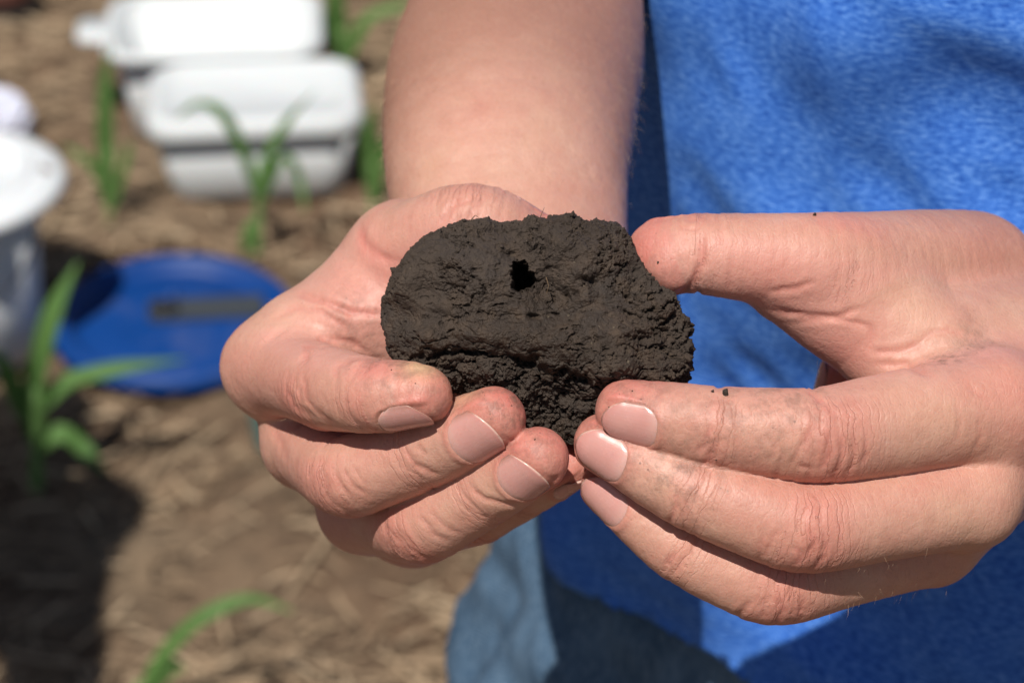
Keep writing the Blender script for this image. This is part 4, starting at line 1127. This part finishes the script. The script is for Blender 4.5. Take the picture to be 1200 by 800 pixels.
def make_straw(n=60000):
    x = RNG.uniform(-1.65, 0.95, n); y = RNG.uniform(1.05, 4.5, n)
    P = np.stack([x, y, x * 0], 1)
    dens = 0.5 + 0.9 * fbm(P * 2.4 + 3, 3)
    k = RNG.uniform(0, 1, n) < np.clip(dens, 0.12, 1)
    for (px, py, dy, rr) in ((206, 386, 0, .155), (296, 240, .09, .15), (245, 168, .10, .16), (-35, 440, .07, .12)):
        g = gp(px, py); k &= np.hypot(x - g[0], y - g[1] - dy) > rr
    P = P[k]; n = len(P)
    z = np.maximum(0.020 * fbm(P * 3.3, 3) + 0.011 * fbm(P * 14, 3) + 0.006 * fbm(P * 40, 2), -0.03)
    a = RNG.normal(0.25, 0.9, n); L = np.minimum(RNG.gamma(2.2, 0.016, n) + 0.010, 0.10); w = RNG.uniform(0.0006, 0.0026, n)
    tilt = RNG.normal(0, 0.14, n)
    d = np.stack([np.cos(a) * np.cos(tilt), np.sin(a) * np.cos(tilt), np.sin(tilt)], 1); s = np.stack([-np.sin(a), np.cos(a), a * 0], 1)
    V = np.zeros((n, 9, 3))
    bend = RNG.normal(0, 0.12, n)[:, None] * L[:, None]
    c0 = np.stack([P[:, 0], P[:, 1], z + 0.003 + RNG.uniform(0, 0.010, n)], 1)
    for i, t in enumerate((-0.5, 0.0, 0.5)):
        c = c0 + d * (L * t)[:, None] + s * bend * (0.25 - t * t)
        for j, q in enumerate((-1, 0, 1)):
            V[:, i * 3 + j] = c + s * (w * q)[:, None] + np.array([0, 0, 1]) * (w * (0.9 if q == 0 else 0))[:, None]
    F = []
    for i in (0, 1):
        for j in (0, 1):
            F.append([i * 3 + j, i * 3 + j + 1, i * 3 + j + 4, i * 3 + j + 3])
    F = (np.array(F)[None] + (np.arange(n) * 9)[:, None, None]).reshape(-1, 4)
    o = link('straw_residue', np_mesh('straw_residue', V.reshape(-1, 3), F, False), None, M_STRAW)
    tag(o, 'dry straw and stalk litter lying over the field soil', 'straw', None, 'stuff')
make_straw()

# ------------------------------------------------------------------ tubs, bucket, lid
def rounded_loop(w, d, r, n=7):
    pts = []
    for (sx, sy, a0) in ((1, 1, 0), (-1, 1, 90), (-1, -1, 180), (1, -1, 270)):
        for k in range(n):
            a = R(a0 + 90 * k / (n - 1))
            pts.append((sx * (w / 2 - r) + r * math.cos(a), sy * (d / 2 - r) + r * math.sin(a)))
    return pts
def loft(sections, close_top=True, close_bottom=True):
    """sections: (w, d, r, z) list -> bmesh"""
    bm = bmesh.new(); rings = []
    for (w, d, r, z) in sections:
        rings.append([bm.verts.new((x, y, z)) for x, y in rounded_loop(w, d, r)])
    for A, B in zip(rings, rings[1:]):
        n = len(A)
        for i in range(n):
            bm.faces.new((A[i], A[(i + 1) % n], B[(i + 1) % n], B[i]))
    if close_bottom: bm.faces.new(rings[0][::-1])
    if close_top: bm.faces.new(rings[-1])
    return bm
def revolve(prof, n=64, close=False):
    bm = bmesh.new(); rings = []
    for (r, z) in prof:
        if r < 1e-6: rings.append([bm.verts.new((0, 0, z))])
        else: rings.append([bm.verts.new((r * math.cos(2 * math.pi * k / n), r * math.sin(2 * math.pi * k / n), z)) for k in range(n)])
    for A, B in zip(rings, rings[1:]):
        for i in range(n):
            j = (i + 1) % n
            if len(A) == 1: bm.faces.new((A[0], B[j], B[i]))
            elif len(B) == 1: bm.faces.new((A[i], A[j], B[0]))
            else: bm.faces.new((A[i], A[j], B[j], B[i]))
    return bm

def tub_base(pt, rz): 
    e = empty('plastic_tub', (pt[0], pt[1], -0.002), rz); return e
# front tub with its lid on
c = gp(296, 240); cen = (c[0], c[1] + 0.092, 0)
ft = tub_base(cen, R(6))
tag(ft, 'white plastic tub with a lid on, in front behind the corn seedling', 'tub', 'white tubs on the straw')
link('tub_body', bm_mesh('tub_body', loft([(.208, .136, .026, 0), (.216, .144, .030, .005), (.257, .177, .036, .094)], True)), ft, M_WHITE)
link('lid', bm_mesh('lid', loft([(.262, .184, .036, .088), (.268, .190, .040, .089), (.270, .192, .041, .100), (.266, .188, .040, .112), (.250, .172, .036, .118), (.236, .160, .03, .1185), (.230, .154, .03, .1155)], True, True)), ft, M_WHITE)
# rear tub, open
c = gp(245, 168); cen = (c[0] + 0.004, c[1] + 0.100, 0)
rt = tub_base(cen, R(5))
tag(rt, 'open white plastic tub with a rim and end handle, behind the lidded one', 'tub', 'white tubs on the straw')
link('tub_body', bm_mesh('tub_body', loft([(.215, .140, .024, 0), (.222, .146, .028, .004), (.258, .184, .036, .128), (.252, .178, .034, .128), (.216, .142, .026, .007)], True, True)), rt, M_WHITE)
link('rim', bm_mesh('rim', loft([(.256, .182, .036, .120), (.284, .206, .044, .118), (.288, .210, .046, .124), (.284, .206, .044, .131), (.254, .180, .035, .1315), (.251, .177, .034, .127)], False, False)), rt, M_WHITE)
hb = loft([(.050, .075, .018, .120), (.052, .077, .019, .124), (.050, .075, .018, .128)], True, True)
bmesh.ops.translate(hb, verts=hb.verts, vec=(-.155, 0, 0))
link('handle', bm_mesh('handle', hb), rt, M_WHITE)

# bucket at the left edge
c = gp(-35, 440)
bk = empty('bucket', (c[0] - 0.02, c[1] + 0.07, -0.002))
tag(bk, 'tall white bucket with a wide lid at the left edge', 'bucket')
link('bucket_body', bm_mesh('bucket_body', revolve([(0, 0), (.083, 0), (.087, .004), (.099, .205), (.096, .205), (.084, .008), (0, .007)])), bk, M_BUCKET)
lid = link('lid', bm_mesh('lid', revolve([(0, .214), (.080, .214), (.086, .220), (.094, .220), (.100, .214), (.101, .200), (.099, .200), (.096, .208), (0, .208)])), bk, M_BUCKET)
bm = bmesh.new(); nr, na_ = 12, 150; grid_ = []
for i in range(nr):
    rr = .0995 + .0335 * i / (nr - 1)
    grid_.append([bm.verts.new((rr * math.cos(2 * math.pi * k / na_), rr * math.sin(2 * math.pi * k / na_), .216 - .012 * (i / (nr - 1)) ** 2 - (.006 if i == nr - 1 else 0))) for k in range(na_)])
hc = (.1135 * math.cos(.12), .1135 * math.sin(.12))
for i in range(nr - 1):
    for k in range(na_):
        q4 = (grid_[i][k], grid_[i][(k + 1) % na_], grid_[i + 1][(k + 1) % na_], grid_[i + 1][k])
        m_ = sum((v.co for v in q4), Vector()) / 4
        if math.hypot(m_.x - hc[0], m_.y - hc[1]) > .0085: bm.faces.new(q4)
fl = link('rim', bm_mesh('rim', bm), bk, M_BUCKET)
sf = fl.modifiers.new('thickness', 'SOLIDIFY'); sf.thickness = 0.003
bm = bmesh.new()
N_ = 24
prev = None
for i in range(N_ + 1):
    a = math.pi * i / N_
    cx_, cz_ = .101 * math.cos(a), .16 - .07 * math.sin(a)
    cy_ = -.02 - .085 * math.sin(a)
    ringv = [bm.verts.new((cx_ + .0022 * math.cos(b) * math.cos(a), cy_ + .0022 * math.cos(b) * .3, cz_ + .0022 * math.sin(b))) for b in (0, 1.57, 3.14, 4.71)]
    if prev:
        for k in range(4): bm.faces.new((prev[k], prev[(k + 1) % 4], ringv[(k + 1) % 4], ringv[k]))
    prev = ringv
link('handle', bm_mesh('handle', bm), bk, M_GREY)

# crumpled bag behind the bucket lid
def lump(name, loc, size, freq, amp, mat, parent=None, sub=5, seed=0.0):
    bm = bmesh.new(); bmesh.ops.create_icosphere(bm, subdivisions=sub, radius=1)
    me = bpy.data.meshes.new(name); bm.to_mesh(me); bm.free()
    V = np.empty(len(me.vertices) * 3, np.float32); me.vertices.foreach_get('co', V); V = V.reshape(-1, 3)
    k = 1 + amp * fbm(V * freq + seed, 4, ridge=True)
    V = V * k[:, None] * np.array(size)
    me.vertices.foreach_set('co', V.astype(np.float32).ravel()); me.update()
    o = link(name, me, parent, mat)
    if parent is None: o.location = loc
    return o
c = gp(2, 168)
bag = empty('plastic_bag', (c[0] - 0.005, c[1], 0.0))
tag(bag, 'crumpled whitish lilac plastic bag lying behind the bucket lid', 'bag')
b1 = lump('bag_film', (0, 0, 0), (.040, .03, .036), 1.5, 0.16, M_BAG, bag, seed=2.0); b1.location = (0, 0, .036)
b2 = lump('print', (0, 0, 0), (.022, .012, .010), 1.5, 0.12, M_PRINT, bag, 4, 5.0); b2.location = (-.026, -.024, .026)

# blue lid lying on the straw
c = gp(206, 394)
lz = max(ground_z(c[0] + r_ * math.cos(a), c[1] + r_ * math.sin(a)) for r_ in (.05, .10, .135) for a in np.linspace(0, 6.28, 16))
bl = empty('blue_lid', (c[0], c[1], lz + 0.001), 0.0)
bl.rotation_euler = (R(2.0), R(1.5), R(8))
tag(bl, 'round blue bucket lid with a grey slot lying on the straw', 'lid')
link('lid_disc', bm_mesh('lid_disc', revolve([(0, .004), (.060, .0045), (.098, .004), (.102, .001), (.112, .001), (.116, .010), (.120, .017), (.128, .018), (.136, .012), (.138, .000), (.135, -.003), (.128, -.003), (.124, .006), (.118, -.004), (0, -.004)], 72)), bl, M_BLUE)
sl = loft([(.130, .044, .006, .0035), (.130, .044, .006, .0085), (.124, .038, .004, .0085), (.122, .036, .004, .0060)], True, True)
bmesh.ops.translate(sl, verts=sl.verts, vec=(.036, .022, 0))
slot = link('slot_plate', bm_mesh('slot_plate', sl, False), bl, M_GREY)
so = loft([(.030, .026, .010, .0050), (.030, .026, .010, .0095), (.024, .020, .008, .0120)], True, True)
bmesh.ops.translate(so, verts=so.verts, vec=(-.010, .024, 0))
link('slot_shade', bm_mesh('slot_shade', so, True), bl, M_BLACK)  # raised black lump: the slot's inner shade put in as colour, nothing is cut
kn = revolve([(0, .012), (.006, .011), (.009, .007), (.0095, .0035)], 20)
bmesh.ops.translate(kn, verts=kn.verts, vec=(-.002, .056, 0))
link('vent_plug', bm_mesh('vent_plug', kn), bl, M_BLUE)

# teal cup half hidden by the hand
c = gp(327, 534)
cup = tag(link('cup', bm_mesh('cup', revolve([(0, 0), (.026, 0), (.029, .003), (.034, .066), (.036, .069), (.033, .070), (.031, .066), (.027, .006), (0, .005)], 40)), None, M_TEAL),
          'pale teal plastic cup standing on straw, mostly hidden by the hand', 'cup')
cup.location = (c[0], c[1] + .03, -0.003)

# boot of somebody standing at the top left
c = gp(8, 26)
bt = empty('boot', (c[0] - .035, c[1] + .04, 0.0), R(-20))
tag(bt, 'dark reddish boot on the soil at the top left corner', 'boot')
bm = loft([(.150, .088, .04, .020), (.152, .090, .042, .050), (.130, .084, .04, .075), (.095, .078, .036, .100), (.085, .074, .034, .160)], True, True)
for v_ in bm.verts:
    if v_.co.z > .06: v_.co.x -= .03
link('upper', bm_mesh('upper', bm), bt, M_LEATHER)
link('sole', bm_mesh('sole', loft([(.165, .094, .046, 0), (.168, .098, .048, .010), (.164, .096, .046, .021)], True, True)), bt, M_SOLE)

# ------------------------------------------------------------------ corn seedlings
def leaf_mesh(pts, width, tip=0.15, fold=0.35, n=18):
    """pts: world control points base -> tip"""
    P = np.array(pts, float); t = np.linspace(0, 1, len(P)); T = np.linspace(0, 1, n)
    C = np.zeros((n, 3))
    # Catmull-Rom
    Q = np.concatenate([[2 * P[0] - P[1]], P, [2 * P[-1] - P[-2]]])
    for i, s in enumerate(T * (len(P) - 1)):
        k = min(int(s), len(P) - 2); f = s - k
        a, b, c_, d = Q[k], Q[k + 1], Q[k + 2], Q[k + 3]
        C[i] = 0.5 * ((2 * b) + (-a + c_) * f + (2 * a - 5 * b + 4 * c_ - d) * f * f + (-a + 3 * b - 3 * c_ + d) * f ** 3)
    tan = nrm(np.gradient(C, axis=0))
    view = nrm(C - CAM)
    up = np.array([0, -0.45, 0.9]); S = nrm(np.cross(tan, up) + 1e-4); Nn = np.cross(S, tan)
    V = []; lx = []
    for i, tt in enumerate(T):
        w = 0.84 * width * (0.55 + 0.45 * min(1, tt * 5)) * (1 - max(0, (tt - 0.45) / 0.55) ** 1.6) + 0.0004
        for x in (-1, -.5, 0, .5, 1):
            V.append(C[i] + S[i] * w * x + Nn[i] * w * fold * (abs(x) - .3) + Nn[i] * w * 0.12 * math.sin(tt * 14 + x * 2)); lx.append(x)
    F = [(i * 5 + j, i * 5 + j + 1, (i + 1) * 5 + j + 1, (i + 1) * 5 + j) for i in range(n - 1) for j in range(4)]
    me = np_mesh('leaf', np.array(V), np.array(F))
    set_attr(me, 'lx', lx)
    return me
def corn(base_px, top_px, leaves, label, stem_r=0.005):
    g = gp(*base_px); y = g[1]
    root = empty('corn_seedling', (g[0], g[1], 0))
    tag(root, label, 'corn seedling', 'young corn plants in the field')
    b = np.array([g[0], g[1], -0.01]); t_ = aty(top_px[0], top_px[1], y)
    bm = bmesh.new(); prev = None
    for i in range(7):
        f = i / 6; c_ = b + (t_ - b) * f; rr = stem_r * (1 - 0.45 * f)
        rg = [bm.verts.new(tuple(c_ - g * np.array([1, 1, 0]) + np.array([rr * math.cos(a), rr * math.sin(a), 0]))) for a in np.linspace(0, 2 * np.pi, 9)[:-1]]
        if prev:
            for k in range(8): bm.faces.new((prev[k], prev[(k + 1) % 8], rg[(k + 1) % 8], rg[k]))
        prev = rg
    bm.faces.new(prev)
    link('stem', bm_mesh('stem', bm), root, M_LEAF)
    for pts, w in leaves:
        P = [aty(q[0], q[1], y + (q[2] if len(q) > 2 else 0)) - np.array([g[0], g[1], 0]) for q in pts]
        off = np.array([g[0], g[1], 0])
        me = leaf_mesh([q + off for q in P], w)
        co = np.empty(len(me.vertices) * 3, np.float32); me.vertices.foreach_get('co', co)
        co = co.reshape(-1, 3) - off; me.vertices.foreach_set('co', co.astype(np.float32).ravel()); me.update()
        l = link('leaf', me, root, M_LEAF)
        sl_ = l.modifiers.new('thickness', 'SOLIDIFY'); sl_.thickness = 0.0005
    return root
corn((42, 566), (42, 455), [([(40, 520), (42, 450), (62, 370), (92, 305, .02)], .0155),
                            ([(46, 480), (80, 448), (140, 432), (222, 420, .03)], .0115),
                            ([(44, 530), (70, 508), (100, 528), (126, 556, -.03)], .012),
                            ([(38, 500), (18, 460), (2, 425), (-20, 405)], .011)],
     'bright green corn seedling beside the blue lid, left edge of the photo', .007)
corn((128, 262), (128, 175), [([(127, 240), (124, 160), (124, 100), (128, 52)], .0125),
                              ([(128, 250), (140, 215), (150, 180), (152, 165)], .008),
                              ([(126, 235), (112, 200), (90, 180), (72, 172)], .007)],
     'corn seedling with one upright blade left of the white tubs', .006)
corn((300, 300), (306, 190), [([(304, 230), (318, 175), (340, 140), (372, 104, -.02)], .0085),
                              ([(304, 235), (282, 172), (258, 132), (232, 122), (205, 140, -.04)], .0085),
                              ([(306, 240), (326, 192), (340, 188), (352, 215), (358, 250, -.03)], .0075),
                              ([(303, 275), (296, 265), (288, 285), (292, 312)], .009)],
     'corn seedling with arching blades in front of the lidded tub', .0065)
corn((402, 100), (400, 35), [([(400, 70), (396, 30), (392, -10), (398, -40)], .015),
                             ([(402, 80), (430, 25), (470, 8), (500, 0, -.03)], .012),
                             ([(398, 80), (386, 50), (384, 20), (396, 0)], .010)],
     'corn seedling right of the open tub at the top edge', .006)
corn((437, 245), (436, 190), [([(436, 235), (434, 190), (432, 150), (440, 120)], .010), ([(437, 240), (446, 200), (452, 170), (470, 150)], .008)],
     'small corn seedling between the lidded tub and the forearm', .005)
corn((160, 850), (162, 800), [([(163, 835), (185, 780), (230, 728), (290, 702), (345, 716, -.03)], .0085),
                              ([(162, 840), (185, 800), (205, 780), (215, 790)], .010)],
     'corn seedling with an arched blade at the bottom edge', .006)
